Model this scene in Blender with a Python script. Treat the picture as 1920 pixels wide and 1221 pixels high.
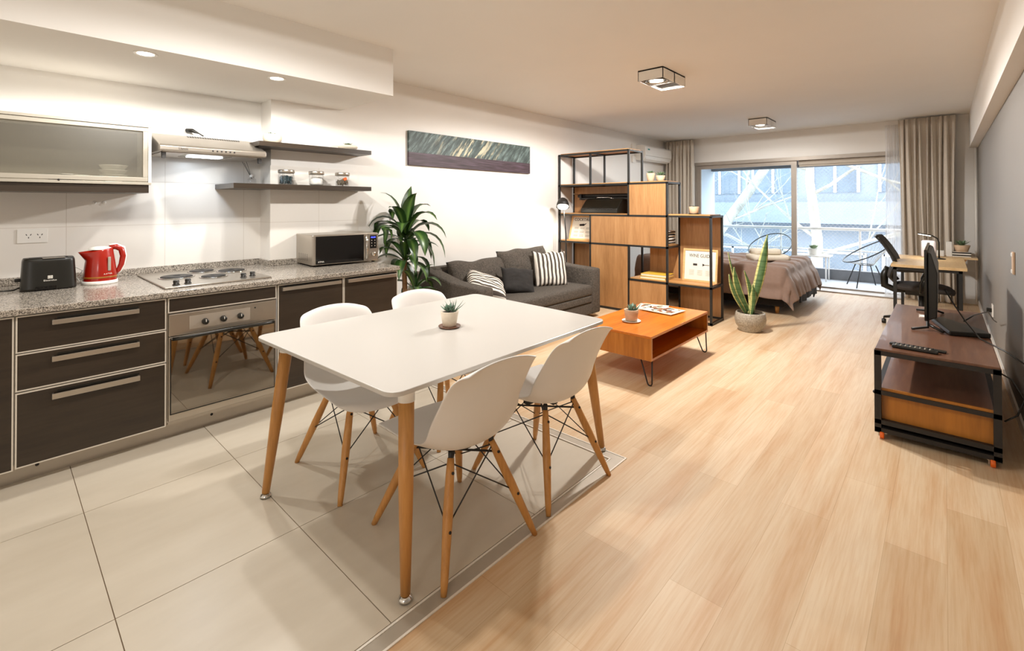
import bpy, bmesh, math, random
from mathutils import Vector, Matrix, noise
random.seed(7)
for o in list(bpy.data.objects): bpy.data.objects.remove(o)
C = bpy.context.scene
PI = math.pi

def lin(h):
    if isinstance(h, str):
        h = h.lstrip('#'); c = [int(h[i:i+2], 16)/255 for i in (0, 2, 4)]
        return tuple((x/12.92 if x <= .04045 else ((x+.055)/1.055)**2.4) for x in c) + (1,)
    return tuple(h)[:3] + (1,)

# ---------------------------------------------------------------- camera, world, exposure
cam_d = bpy.data.cameras.new('camera'); cam = bpy.data.objects.new('camera', cam_d); C.collection.objects.link(cam); C.camera = cam
yaw, pitch, roll = .73978, .00779, -.00143
cam_d.sensor_width = 36; cam_d.sensor_fit = 'HORIZONTAL'; cam_d.lens = 888.0/1920*36
cam_d.shift_x = 0.0; cam_d.shift_y = -(610.5-377.1)/1920
cam_d.clip_start = .02; cam_d.clip_end = 200
f = Vector((-math.sin(yaw)*math.cos(pitch), math.cos(yaw)*math.cos(pitch), math.sin(pitch)))
r = Vector((math.cos(yaw), math.sin(yaw), 0)); u = r.cross(f)
r2 = r*math.cos(roll)+u*math.sin(roll); u2 = -r*math.sin(roll)+u*math.cos(roll)
cam.matrix_world = Matrix(((r2.x, u2.x, -f.x, 0), (r2.y, u2.y, -f.y, 0), (r2.z, u2.z, -f.z, 1.4), (0, 0, 0, 1)))

W = bpy.data.worlds.new('world'); C.world = W; W.use_nodes = True
bg = W.node_tree.nodes['Background']; bg.inputs[0].default_value = (.86, .93, 1.0, 1); bg.inputs[1].default_value = 6.8
C.view_settings.view_transform = 'Standard'; C.view_settings.look = 'None'
C.view_settings.gamma = 1; C.view_settings.use_curve_mapping = False
C.view_settings.exposure = 0.45
C.cycles.use_denoising = True
C.cycles.max_bounces = 10; C.cycles.diffuse_bounces = 6; C.cycles.glossy_bounces = 4
C.cycles.transmission_bounces = 8; C.cycles.transparent_max_bounces = 12
C.cycles.sample_clamp_indirect = 6.0; C.cycles.caustics_reflective = False; C.cycles.caustics_refractive = False
WARM = (1.0, .83, .64); WALLTONE = '#efebe4'

def lamp(name, kind, loc, energy, color, direction=None, size=.1, spot=120, blend=.5, sy=None, parent=None):
    d = bpy.data.lights.new(name, kind); d.energy = energy; d.color = color
    if kind == 'AREA':
        d.shape = 'DISK' if sy is None else 'RECTANGLE'; d.size = size
        if sy is not None: d.size_y = sy
    else: d.shadow_soft_size = size
    if kind == 'SPOT': d.spot_size = math.radians(spot); d.spot_blend = blend
    o = bpy.data.objects.new(name, d); C.collection.objects.link(o); o.location = loc
    if direction is not None: o.rotation_euler = Vector(direction).to_track_quat('-Z', 'Y').to_euler()
    if parent is not None: o.parent = parent
    return o
CEIL_W = 300.0
LX = -2.02
for yy, kk, kp in ((.95, .18, .04), (4.38, .76, .12), (7.82, .10, .05)):
    for dy in (-.12, .12):
        lamp('ceiling_lamp_light', 'SPOT', (LX, yy+dy, 2.560), CEIL_W/2*kk, (1, .975, .94), (0, 0, -1), .05, 176, .2)
        lamp('ceiling_lamp_spill', 'SPOT', (LX, yy+dy, 2.558), CEIL_W/2*kp, (1, .975, .94), (0, 0, -1), .04, 180, 0)
lamp('added_fill_light', 'POINT', (-.35, -1.2, 1.4), 16, (1, .975, .94), None, .22)  # added fill behind the camera, no lamp is modelled there
for yy in (-.2, .60, 1.34):
    lamp('downlight_light', 'SPOT', (-3.46, yy, 2.262), 27 if yy > 0 else 2, (1, .97, .91), (0, 0, -1), .03, 174, .2)
    lamp('downlight_spill', 'SPOT', (-3.46, yy, 2.262), 2.5 if yy > 0 else .3, (1, .97, .91), (0, 0, -1), .02, 180, 0)
lamp('hood_light', 'AREA', (-4.09, 1.065, 1.750), 1.2, (.72, .86, 1.0), (0, 0, -1), .2, sy=.05)
lamp('floor_lamp_light', 'SPOT', (-3.87, 5.30, 1.315), 11, (1, .94, .86), (-.45, -.15, -.8), .035, 150, .6)
lamp('desk_lamp_light', 'AREA', (-.19, 7.6, 1.02), .5, (1, .93, .82), (0, 0, -1), .1)

# ---------------------------------------------------------------- materials
def nt(name):
    m = bpy.data.materials.new(name); m.use_nodes = True; t = m.node_tree
    return m, t, t.nodes['Principled BSDF']
def N(t, ty, **kw):
    n = t.nodes.new(ty)
    for k, v in kw.items(): setattr(n, k, v)
    return n
def ramp(t, src, stops):
    n = N(t, 'ShaderNodeValToRGB'); e = n.color_ramp.elements
    while len(e) < len(stops): e.new(.5)
    for i, (p, c) in enumerate(stops): e[i].position = p; e[i].color = lin(c)
    t.links.new(src, n.inputs[0]); return n.outputs[0]
def coords(t, scale=(1, 1, 1), rot=(0, 0, 0), kind='Object'):
    tc = N(t, 'ShaderNodeTexCoord'); mp = N(t, 'ShaderNodeMapping')
    mp.inputs['Scale'].default_value = scale; mp.inputs['Rotation'].default_value = rot
    t.links.new(tc.outputs[kind], mp.inputs[0]); return mp.outputs[0]
def slanted(t, ang, scale):
    a = coords(t, (1, 1, 1), (ang, 0, 0)); mp = N(t, 'ShaderNodeMapping'); mp.inputs['Scale'].default_value = scale; t.links.new(a, mp.inputs[0]); return mp.outputs[0]
def bump(t, b, src, strength=.2, dist=.01):
    n = N(t, 'ShaderNodeBump'); n.inputs['Strength'].default_value = strength; n.inputs['Distance'].default_value = dist
    t.links.new(src, n.inputs['Height']); t.links.new(n.outputs[0], b.inputs['Normal'])
def noise_tex(t, vec, scale, detail=4, rough=.5):
    n = N(t, 'ShaderNodeTexNoise'); n.inputs['Scale'].default_value = scale; n.inputs['Detail'].default_value = detail; n.inputs['Roughness'].default_value = rough
    if vec is not None: t.links.new(vec, n.inputs['Vector'])
    return n.outputs[0]
def plain(name, col, rough=.5, metal=0., var=.04, scale=14., bmp=0., coat=0., spec=.5, sheen=0.):
    m, t, b = nt(name); v = coords(t); n = noise_tex(t, v, scale)
    c = lin(col)[:3]
    lo = tuple(x*(1-var) for x in c); hi = tuple(min(1, x*(1+var)) for x in c)
    t.links.new(ramp(t, n, [(.3, lo), (.7, hi)]), b.inputs['Base Color'])
    b.inputs['Roughness'].default_value = rough; b.inputs['Metallic'].default_value = metal
    b.inputs['Coat Weight'].default_value = coat; b.inputs['Specular IOR Level'].default_value = spec
    if sheen: b.inputs['Sheen Weight'].default_value = sheen
    if bmp: bump(t, b, noise_tex(t, v, scale*6), bmp, .004)
    return m
def wood(name, c1, c2, c3, rough=.4, sc=(1, 1, 1), axis='Z', freq=1.0, coat=0.):
    """grain runs along AXIS"""
    s = {'X': (1.2, 14, 14), 'Y': (14, 1.2, 14), 'Z': (14, 14, 1.2)}[axis]
    m, t, b = nt(name); v = coords(t, tuple(a*freq for a in s))
    n1 = noise_tex(t, v, 1.0, 6, .6)
    s2 = tuple(a*4*freq for a in s); v2 = coords(t, s2); n2 = noise_tex(t, v2, 1.6, 3, .6)
    mx = N(t, 'ShaderNodeMath', operation='MULTIPLY_ADD'); mx.inputs[1].default_value = .35
    t.links.new(n2, mx.inputs[0]); 
    m2 = N(t, 'ShaderNodeMath', operation='MULTIPLY'); m2.inputs[1].default_value = .75; t.links.new(n1, m2.inputs[0]); t.links.new(m2.outputs[0], mx.inputs[2])
    t.links.new(ramp(t, mx.outputs[0], [(.38, c1), (.55, c2), (.72, c3)]), b.inputs['Base Color'])
    b.inputs['Roughness'].default_value = rough; b.inputs['Coat Weight'].default_value = coat
    bump(t, b, n2, .08, .003)
    return m
def emis(name, col, s):
    m, t, b = nt(name); b.inputs['Base Color'].default_value = lin(col); b.inputs['Emission Color'].default_value = lin(col); b.inputs['Emission Strength'].default_value = s
    return m
def glass(name, col='#ffffff', rough=0., alpha=.12):
    """thin pane: mostly see-through with a surface reflection"""
    m, t, b = nt(name); t.nodes.remove(b); out = t.nodes['Material Output']
    tr = N(t, 'ShaderNodeBsdfTransparent'); tr.inputs[0].default_value = lin(col)
    gl = N(t, 'ShaderNodeBsdfGlossy'); gl.inputs['Roughness'].default_value = .03
    lw = N(t, 'ShaderNodeLayerWeight'); lw.inputs[0].default_value = .25
    mm = N(t, 'ShaderNodeMath', operation='MULTIPLY_ADD'); mm.inputs[1].default_value = .45; mm.inputs[2].default_value = .03; t.links.new(lw.outputs['Facing'], mm.inputs[0])
    mx = N(t, 'ShaderNodeMixShader'); t.links.new(mm.outputs[0], mx.inputs[0]); t.links.new(tr.outputs[0], mx.inputs[1]); t.links.new(gl.outputs[0], mx.inputs[2])
    t.links.new(mx.outputs[0], out.inputs[0]); return m

def wall_mat():
    m, t, b = nt('painted_wall'); v = coords(t)
    t.links.new(ramp(t, noise_tex(t, v, 1.5, 3), [(.3, '#e8e4de'), (.7, '#ebe8e3')]), b.inputs['Base Color'])
    b.inputs['Roughness'].default_value = .75; bump(t, b, noise_tex(t, v, 90, 4), .06, .002); return m
M = {}
M['wall'] = wall_mat()
M['wall_shaded'] = plain('right_wall_shade_tone', '#86817b', .6, var=.015, scale=2)  # wall colour darkened: the shade on the right wall is put into it
M['ceiling'] = plain('ceiling_paint', '#ebe8e3', .8, var=.01, scale=2)
M['white'] = plain('white_plastic', '#efece6', .35, var=.01)
M['white_matte'] = plain('white_laminate', '#c6c2bc', .32, var=.008, scale=3)
M['shell'] = plain('chair_shell_white', '#e9e6e2', .42, var=.008)
M['black'] = plain('black_plastic', '#17150f', .35, var=.1)
M['black_metal'] = plain('black_powder_coat', '#1f1e1c', .45, var=.08, bmp=.1)
M['iron'] = plain('dark_iron_frame', '#2a2725', .5, .3, var=.12, bmp=.15)
M['steel'] = plain('brushed_steel', '#b9b1a6', .3, .9, var=.05, scale=4)
M['alu'] = plain('aluminium_trim', '#bdb4a8', .38, .55, var=.03)
M['chrome'] = plain('chrome', '#d8d6d2', .08, 1., var=.02)
M['espresso'] = wood('espresso_laminate', '#2a211a', '#33291f', '#3b3026', .34, axis='Y', freq=.7)
M['glass'] = glass('clear_glass')
M['pane'] = glass('window_pane', '#f4fbff')
M['black_glass'] = plain('black_glass', '#0c0a09', .07, var=.02)
M['granite'] = None
M['oak'] = wood('oak_veneer', '#986c40', '#ae7f50', '#bd9060', .45, axis='Z', freq=.75)
M['oak_h'] = wood('oak_veneer_horizontal', '#b07c46', '#c48f56', '#d2a067', .45, axis='X', freq=.75)
M['beech'] = wood('beech_leg', '#b07a3e', '#c68d4b', '#d39c5b', .42, axis='Z', freq=1.0)
M['orange'] = wood('orange_stained_pine', '#9c4c0b', '#c26915', '#d67f26', .3, axis='Y', freq=.5, coat=.25)
M['orange_z'] = wood('orange_stained_pine_side', '#8a4c14', '#b06a20', '#c47e32', .35, axis='Z', freq=.5, coat=.2)
M['walnut'] = wood('walnut_top', '#573728', '#6b4734', '#7d5840', .38, axis='Y', freq=.6, coat=.1)
M['amber'] = wood('amber_plywood', '#7a4a14', '#a4671f', '#b87628', .4, axis='Z', freq=.35)
M['light_oak'] = wood('light_oak', '#c9a878', '#d5b586', '#dfc196', .45, axis='Y', freq=.7)
M['sofa'] = None
M['terracotta'] = plain('pale_terracotta', '#cdb193', .75, var=.1, scale=22, bmp=.2)
M['cream_pot'] = plain('cream_ceramic', '#ded1bd', .5, var=.05, scale=30)
M['soil'] = plain('potting_soil', '#2c211a', .95, var=.3, scale=80, bmp=.6)
M['succulent'] = plain('succulent_leaf', '#5f7a5a', .55, var=.25, scale=40)
M['succulent2'] = plain('succulent_blue_leaf', '#6e8a78', .55, var=.2, scale=40)
M['trunk'] = plain('cane_bark', '#7a5a3a', .85, var=.25, scale=30, bmp=.5)
M['curtain'] = plain('taupe_curtain', '#c9bfb1', .85, var=.04, scale=60, bmp=.2, sheen=.2)
M['orange_plastic'] = plain('orange_wheel', '#e5671a', .4, var=.05)
M['ceramic'] = plain('white_ceramic', '#eceae4', .25, var=.01)
M['grey_pot'] = None
M['paper'] = plain('paper', '#e9e2d4', .8, var=.02)
M['print'] = plain('ink', '#2b2622', .8, var=.1)
M['grey_ink'] = plain('grey_ink', '#a39a8c', .8, var=.1)
M['frame_wood'] = wood('blond_frame', '#d3a365', '#deb278', '#e8c08a', .5, axis='X')
M['charcoal'] = plain('charcoal_fabric', '#2a2725', .95, var=.15, scale=90, bmp=.3)
M['towel'] = plain('cream_towel', '#efe6d4', .95, var=.04, scale=70, bmp=.5)
M['bedbase'] = plain('black_bed_base', '#1d1816', .9, var=.15, scale=50)
M['skirt'] = plain('slate_sheet', '#3d4148', .9, var=.1, scale=20)
M['red'] = plain('glossy_red_plastic', '#9e1a08', .22, var=.04, coat=.4)
M['logo'] = plain('pale_print', '#e6e1d8', .5, var=.01)
M['door_frame'] = plain('grey_aluminium_window', '#a79d92', .45, .3, var=.03)
M['balcony_white'] = plain('balcony_paint', '#c9ced4', .8, var=.03, scale=3)
M['balcony_floor'] = plain('balcony_tile', '#b3b7bd', .5, var=.05, scale=4)
M['concrete'] = plain('grey_concrete', '#77797d', .85, var=.1, scale=8, bmp=.2)
M['facade'] = plain('pale_facade', '#98a2ab', .85, var=.05, scale=1.2)
M['facade2'] = plain('grey_facade', '#6a727b', .85, var=.06, scale=1.2)
M['far_glass'] = plain('far_window_glass', '#4c5864', .3, var=.2, scale=1)
M['bark'] = plain('plane_tree_bark', '#85837a', .9, var=.3, scale=3, bmp=.4)
M['tv_screen'] = plain('tv_screen', '#0a0a0b', .12, var=.02)
M['mesh_fabric'] = plain('chair_mesh', '#37322f', .85, var=.2, scale=120)
M['wirewhite'] = plain('white_cord', '#c9c6c0', .6)
M['fixture_dark'] = plain('fixture_interior_grey', '#4a4743', .6)
M['cab_frame'] = plain('satin_aluminium_frame', '#a8a194', .45, .3, var=.02)
M['cab_back'] = plain('cabinet_back_panel', '#a8a195', .7, var=.02)
M['edge'] = plain('pale_edge_band', '#d9d2c6', .4, .2, var=.02)
M['bulb'] = emis('lamp_glow', '#fff2dc', 14)
M['bulb_far'] = emis('lamp_glow_soft', '#fff2dc', 7)
M['hood_led'] = emis('hood_glow', '#e6f1ff', 12)
M['display'] = emis('blue_display', '#4a58ff', 2.2)

def granite():
    m, t, b = nt('grey_granite'); v = coords(t)
    vo = N(t, 'ShaderNodeTexVoronoi'); vo.inputs['Scale'].default_value = 240; t.links.new(v, vo.inputs['Vector'])
    n = noise_tex(t, v, 170, 3)
    mx = N(t, 'ShaderNodeMath', operation='ADD'); sp = N(t, 'ShaderNodeSeparateColor'); t.links.new(vo.outputs['Color'], sp.inputs[0])
    t.links.new(sp.outputs[0], mx.inputs[0]); t.links.new(n, mx.inputs[1])
    t.links.new(ramp(t, mx.outputs[0], [(.35, '#2f2b28'), (.75, '#6f6860'), (1.05, '#857d73'), (1.3, '#b5aca0')]), b.inputs['Base Color'])
    b.inputs['Roughness'].default_value = .18; return m
M['granite'] = granite()
def sofa_mat():
    m, t, b = nt('charcoal_tweed'); v = coords(t)
    n = noise_tex(t, v, 260, 4, .7); n2 = noise_tex(t, v, 60, 3, .6)
    mx = N(t, 'ShaderNodeMath', operation='MULTIPLY_ADD'); mx.inputs[1].default_value = .4; t.links.new(n2, mx.inputs[0]); t.links.new(n, mx.inputs[2])
    t.links.new(ramp(t, mx.outputs[0], [(.45, '#241f1b'), (.7, '#4a433c'), (.95, '#7d7468')]), b.inputs['Base Color'])
    b.inputs['Roughness'].default_value = .95; bump(t, b, n, .5, .004); return m
M['sofa'] = sofa_mat()
def grey_pot():
    m, t, b = nt('patterned_stoneware'); v = coords(t, (1, 1, 1))
    w = N(t, 'ShaderNodeTexVoronoi'); w.inputs['Scale'].default_value = 70; t.links.new(v, w.inputs['Vector'])
    t.links.new(ramp(t, w.outputs['Distance'], [(.1, '#b3a998'), (.8, '#93897a')]), b.inputs['Base Color'])
    b.inputs['Roughness'].default_value = .35; bump(t, b, w.outputs['Distance'], .5, .004); return m
M['grey_pot'] = grey_pot()
def stripes(axis, freq, name, c1='#e6ded2', c2='#4b433c', duty=.5, phase=0.):
    m, t, b = nt(name); tc = N(t, 'ShaderNodeTexCoord'); sp = N(t, 'ShaderNodeSeparateXYZ'); t.links.new(tc.outputs['Object'], sp.inputs[0])
    mu = N(t, 'ShaderNodeMath', operation='MULTIPLY_ADD'); mu.inputs[1].default_value = freq; mu.inputs[2].default_value = phase+50; t.links.new(sp.outputs[axis], mu.inputs[0])
    fr = N(t, 'ShaderNodeMath', operation='FRACT'); t.links.new(mu.outputs[0], fr.inputs[0])
    r = ramp(t, fr.outputs[0], [(duty, c1), (duty+.01, c2)]); r.node.color_ramp.interpolation = 'CONSTANT'
    t.links.new(r, b.inputs['Base Color']); b.inputs['Roughness'].default_value = .95; return m
M['stripe'] = stripes(0, 19, 'striped_cotton')
M['zebra'] = stripes(2, 30, 'striped_textile', '#e9e4da', '#2c2723')
def leafmat(name, mid, edge, ax=0):
    m, t, b = nt(name); v = coords(t)
    uvn = N(t, 'ShaderNodeUVMap'); sp = N(t, 'ShaderNodeSeparateXYZ'); t.links.new(uvn.outputs[0], sp.inputs[0])
    t.links.new(ramp(t, sp.outputs[0], [(0, edge), (.22, mid), (.5, mid), (.78, mid), (1, edge)]), b.inputs['Base Color'])
    b.inputs['Roughness'].default_value = .4; return m
M['drac'] = leafmat('dracaena_leaf', '#35521f', '#24401a')
def drac():
    m, t, b = nt('dracaena_leaf_striped'); uvn = N(t, 'ShaderNodeUVMap'); sp = N(t, 'ShaderNodeSeparateXYZ'); t.links.new(uvn.outputs[0], sp.inputs[0])
    t.links.new(ramp(t, sp.outputs[0], [(0, '#1f3a18'), (.3, '#2b4a1d'), (.5, '#5f7f3a'), (.7, '#2b4a1d'), (1, '#1f3a18')]), b.inputs['Base Color'])
    b.inputs['Roughness'].default_value = .35; return m
M['drac'] = drac()
def sansev():
    m, t, b = nt('snake_plant_leaf'); uvn = N(t, 'ShaderNodeUVMap'); sp = N(t, 'ShaderNodeSeparateXYZ'); t.links.new(uvn.outputs[0], sp.inputs[0])
    e = ramp(t, sp.outputs[0], [(0, '#d9cf8c'), (.14, '#cfc680'), (.2, '#4f6b3e'), (.8, '#4f6b3e'), (.86, '#cfc680'), (1, '#d9cf8c')])
    v = coords(t, (6, 6, 60)); n = noise_tex(t, v, 1.0, 3)
    g = ramp(t, n, [(.45, '#ffffff'), (.6, '#9fb39a')])
    mx = N(t, 'ShaderNodeMix', data_type='RGBA', blend_type='MULTIPLY'); mx.inputs[0].default_value = .7
    t.links.new(e, mx.inputs[6]); t.links.new(g, mx.inputs[7]); t.links.new(mx.outputs[2], b.inputs['Base Color'])
    b.inputs['Roughness'].default_value = .4; return m
M['sansev'] = sansev()
def plank_floor():
    m, t, b = nt('maple_plank_floor'); v = coords(t, (1, 1, 1), (0, 0, PI/2))
    br = N(t, 'ShaderNodeTexBrick'); br.offset = .37; br.offset_frequency = 2
    br.inputs['Color1'].default_value = lin('#d2bb9b'); br.inputs['Color2'].default_value = lin('#dfcbae'); br.inputs['Mortar'].default_value = lin('#c8ae8d')
    br.inputs['Scale'].default_value = 1; br.inputs['Mortar Size'].default_value = .0011; br.inputs['Mortar Smooth'].default_value = .3; br.inputs['Bias'].default_value = .1
    br.inputs['Brick Width'].default_value = 1.25; br.inputs['Row Height'].default_value = .192
    t.links.new(v, br.inputs['Vector'])
    v2 = coords(t, (7, .55, 1)); n = noise_tex(t, v2, 1.3, 5, .55)
    n3 = noise_tex(t, coords(t, (60, 2.2, 1)), 1.5, 4, .6)
    g = ramp(t, n, [(.34, '#ecd2b8'), (.5, '#f9f0e6'), (.75, '#ffffff')])
    mx = N(t, 'ShaderNodeMix', data_type='RGBA', blend_type='MULTIPLY'); mx.inputs[0].default_value = .85
    t.links.new(br.outputs['Color'], mx.inputs[6]); t.links.new(g, mx.inputs[7])
    g2 = ramp(t, n3, [(.35, '#efe0cf'), (.6, '#ffffff')])
    m3 = N(t, 'ShaderNodeMix', data_type='RGBA', blend_type='MULTIPLY'); m3.inputs[0].default_value = .6
    t.links.new(mx.outputs[2], m3.inputs[6]); t.links.new(g2, m3.inputs[7])
    t.links.new(m3.outputs[2], b.inputs['Base Color']); b.inputs['Roughness'].default_value = .50; b.inputs['Specular IOR Level'].default_value = .32
    return m
M['planks'] = plank_floor()
def tilemat():
    m, t, b = nt('beige_porcelain'); v = coords(t, (2.5, .7, 1)); n = noise_tex(t, v, 1.6, 5, .6)
    t.links.new(ramp(t, n, [(.35, '#c6bba9'), (.65, '#d1c7b6')]), b.inputs['Base Color']); b.inputs['Roughness'].default_value = .3; return m
M['tile'] = tilemat()
M['grout'] = plain('grout', '#7a6650', .9)
M['strip_metal'] = plain('floor_strip_metal', '#b3a99a', .4, .3, var=.04)
M['strip_white'] = plain('floor_strip_edge', '#e9e2d6', .4, var=.02)
def walltile():
    m, t, b = nt('white_wall_tile'); v = coords(t, (1, 1, 1), (PI/2, 0, PI/2))
    tc = N(t, 'ShaderNodeTexCoord'); sp = N(t, 'ShaderNodeSeparateXYZ'); t.links.new(tc.outputs['Object'], sp.inputs[0])
    cb = N(t, 'ShaderNodeCombineXYZ'); t.links.new(sp.outputs[1], cb.inputs[0]); t.links.new(sp.outputs[2], cb.inputs[1])
    mp = N(t, 'ShaderNodeMapping'); mp.inputs['Location'].default_value = (-.335+.55, -1.255+1.6, 0); t.links.new(cb.outputs[0], mp.inputs[0])
    br = N(t, 'ShaderNodeTexBrick'); br.offset = 0
    br.inputs['Color1'].default_value = lin('#e9e4dc'); br.inputs['Color2'].default_value = lin('#ebe6df'); br.inputs['Mortar'].default_value = lin('#d3cbc0')
    br.inputs['Scale'].default_value = 1; br.inputs['Mortar Size'].default_value = .0018; br.inputs['Brick Width'].default_value = .55; br.inputs['Row Height'].default_value = .32
    t.links.new(mp.outputs[0], br.inputs['Vector']); t.links.new(br.outputs['Color'], b.inputs['Base Color']); b.inputs['Roughness'].default_value = .28; return m
M['walltile'] = walltile()
def frosted():
    m, t, b = nt('frosted_glass'); t.nodes.remove(b); out = t.nodes['Material Output']
    tr = N(t, 'ShaderNodeBsdfTransparent'); tr.inputs[0].default_value = lin('#eeede8')
    tl = N(t, 'ShaderNodeBsdfTranslucent'); tl.inputs[0].default_value = lin('#b5b1a8'); df = N(t, 'ShaderNodeBsdfDiffuse'); df.inputs[0].default_value = lin('#a5a198')
    gl = N(t, 'ShaderNodeBsdfGlossy'); gl.inputs['Roughness'].default_value = .35
    m1 = N(t, 'ShaderNodeMixShader'); m1.inputs[0].default_value = .45; t.links.new(tl.outputs[0], m1.inputs[1]); t.links.new(df.outputs[0], m1.inputs[2])
    m2 = N(t, 'ShaderNodeMixShader'); m2.inputs[0].default_value = .18; t.links.new(tr.outputs[0], m2.inputs[1]); t.links.new(m1.outputs[0], m2.inputs[2])
    m3 = N(t, 'ShaderNodeMixShader'); m3.inputs[0].default_value = .05; t.links.new(m2.outputs[0], m3.inputs[1]); t.links.new(gl.outputs[0], m3.inputs[2])
    t.links.new(m3.outputs[0], out.inputs[0]); return m
M['frosted'] = frosted()
def oven_glass():
    m, t, b = nt('mirror_black_oven_glass'); b.inputs['Base Color'].default_value = lin('#98928a'); b.inputs['Metallic'].default_value = 1.; b.inputs['Roughness'].default_value = .03; return m
M['oven_glass'] = oven_glass()
def sheer():
    m, t, b = nt('sheer_voile'); t.nodes.remove(b); out = t.nodes['Material Output']
    tr = N(t, 'ShaderNodeBsdfTransparent'); df = N(t, 'ShaderNodeBsdfTranslucent'); d2 = N(t, 'ShaderNodeBsdfDiffuse')
    df.inputs[0].default_value = lin('#f2f0ee'); d2.inputs[0].default_value = lin('#f2f0ee')
    m1 = N(t, 'ShaderNodeMixShader'); m1.inputs[0].default_value = .5; t.links.new(df.outputs[0], m1.inputs[1]); t.links.new(d2.outputs[0], m1.inputs[2])
    m2 = N(t, 'ShaderNodeMixShader'); m2.inputs[0].default_value = .6; t.links.new(tr.outputs[0], m2.inputs[1]); t.links.new(m1.outputs[0], m2.inputs[2])
    t.links.new(m2.outputs[0], out.inputs[0]); return m
M['sheer'] = sheer()
def painting():
    m, t, b = nt('painted_canvas'); tc = N(t, 'ShaderNodeTexCoord'); sp = N(t, 'ShaderNodeSeparateXYZ'); t.links.new(tc.outputs['Object'], sp.inputs[0])
    # slanted rain strokes in the sky, horizontal strokes in the sea
    v1 = slanted(t, math.radians(-50), (1, 3.0, 20)); n1 = noise_tex(t, v1, 1.6, 5, .65)
    sky = ramp(t, n1, [(.3, '#2c3331'), (.5, '#46524f'), (.62, '#6a7a78'), (.75, '#8c9690')])
    v2 = slanted(t, math.radians(-55), (1, 2.6, 17)); n2 = noise_tex(t, v2, 1.3, 4, .6)
    g = N(t, 'ShaderNodeMath', operation='SUBTRACT'); g.inputs[1].default_value = -.10; t.links.new(sp.outputs[1], g.inputs[0])
    ab = N(t, 'ShaderNodeMath', operation='ABSOLUTE'); t.links.new(g.outputs[0], ab.inputs[0])
    mk = ramp(t, ab.outputs[0], [(.05, (1, 1, 1)), (.62, (0, 0, 0))])
    st = ramp(t, n2, [(.52, (0, 0, 0)), (.6, (1, 1, 1))])
    mu = N(t, 'ShaderNodeMath', operation='MULTIPLY'); t.links.new(mk, mu.inputs[0]); t.links.new(st, mu.inputs[1])
    mx = N(t, 'ShaderNodeMix', data_type='RGBA'); t.links.new(mu.outputs[0], mx.inputs[0]); t.links.new(sky, mx.inputs[6]); mx.inputs[7].default_value = lin('#c9bfa0')
    v3 = coords(t, (1, 1.5, 30)); n3 = noise_tex(t, v3, 2.2, 5, .6)
    sea = ramp(t, n3, [(.3, '#2b2123'), (.5, '#43343a'), (.7, '#5d4c58')])
    th = N(t, 'ShaderNodeMath', operation='GREATER_THAN'); th.inputs[1].default_value = -.045; t.links.new(sp.outputs[2], th.inputs[0])
    m2 = N(t, 'ShaderNodeMix', data_type='RGBA'); t.links.new(th.outputs[0], m2.inputs[0]); t.links.new(sea, m2.inputs[6]); t.links.new(mx.outputs[2], m2.inputs[7])
    t.links.new(m2.outputs[2], b.inputs['Base Color']); b.inputs['Roughness'].default_value = .6; return m
M['painting'] = painting()
def quilt():
    return plain('taupe_quilt', '#8a7163', .85, var=.05, scale=30, bmp=.15, sheen=.3)
M['quilt'] = quilt()
def magcover():
    m, t, b = nt('magazine_cover'); v = coords(t, (16, 16, 16)); vo = N(t, 'ShaderNodeTexVoronoi'); vo.inputs['Scale'].default_value = 1.6; t.links.new(v, vo.inputs['Vector'])
    sp = N(t, 'ShaderNodeSeparateColor'); t.links.new(vo.outputs['Color'], sp.inputs[0])
    r = ramp(t, sp.outputs[0], [(0, '#3a2f2a'), (.2, '#8a5a48'), (.4, '#d9cdb4'), (.6, '#a08468'), (.78, '#efe6d2')]); r.node.color_ramp.interpolation = 'CONSTANT'
    t.links.new(r, b.inputs['Base Color']); b.inputs['Roughness'].default_value = .4; return m
M['mag'] = magcover()
M['yellow'] = plain('yellow_cover', '#e3b93c', .5, var=.03)
M['cream_pages'] = plain('page_edges', '#e6dcbf', .8, var=.03)

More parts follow.
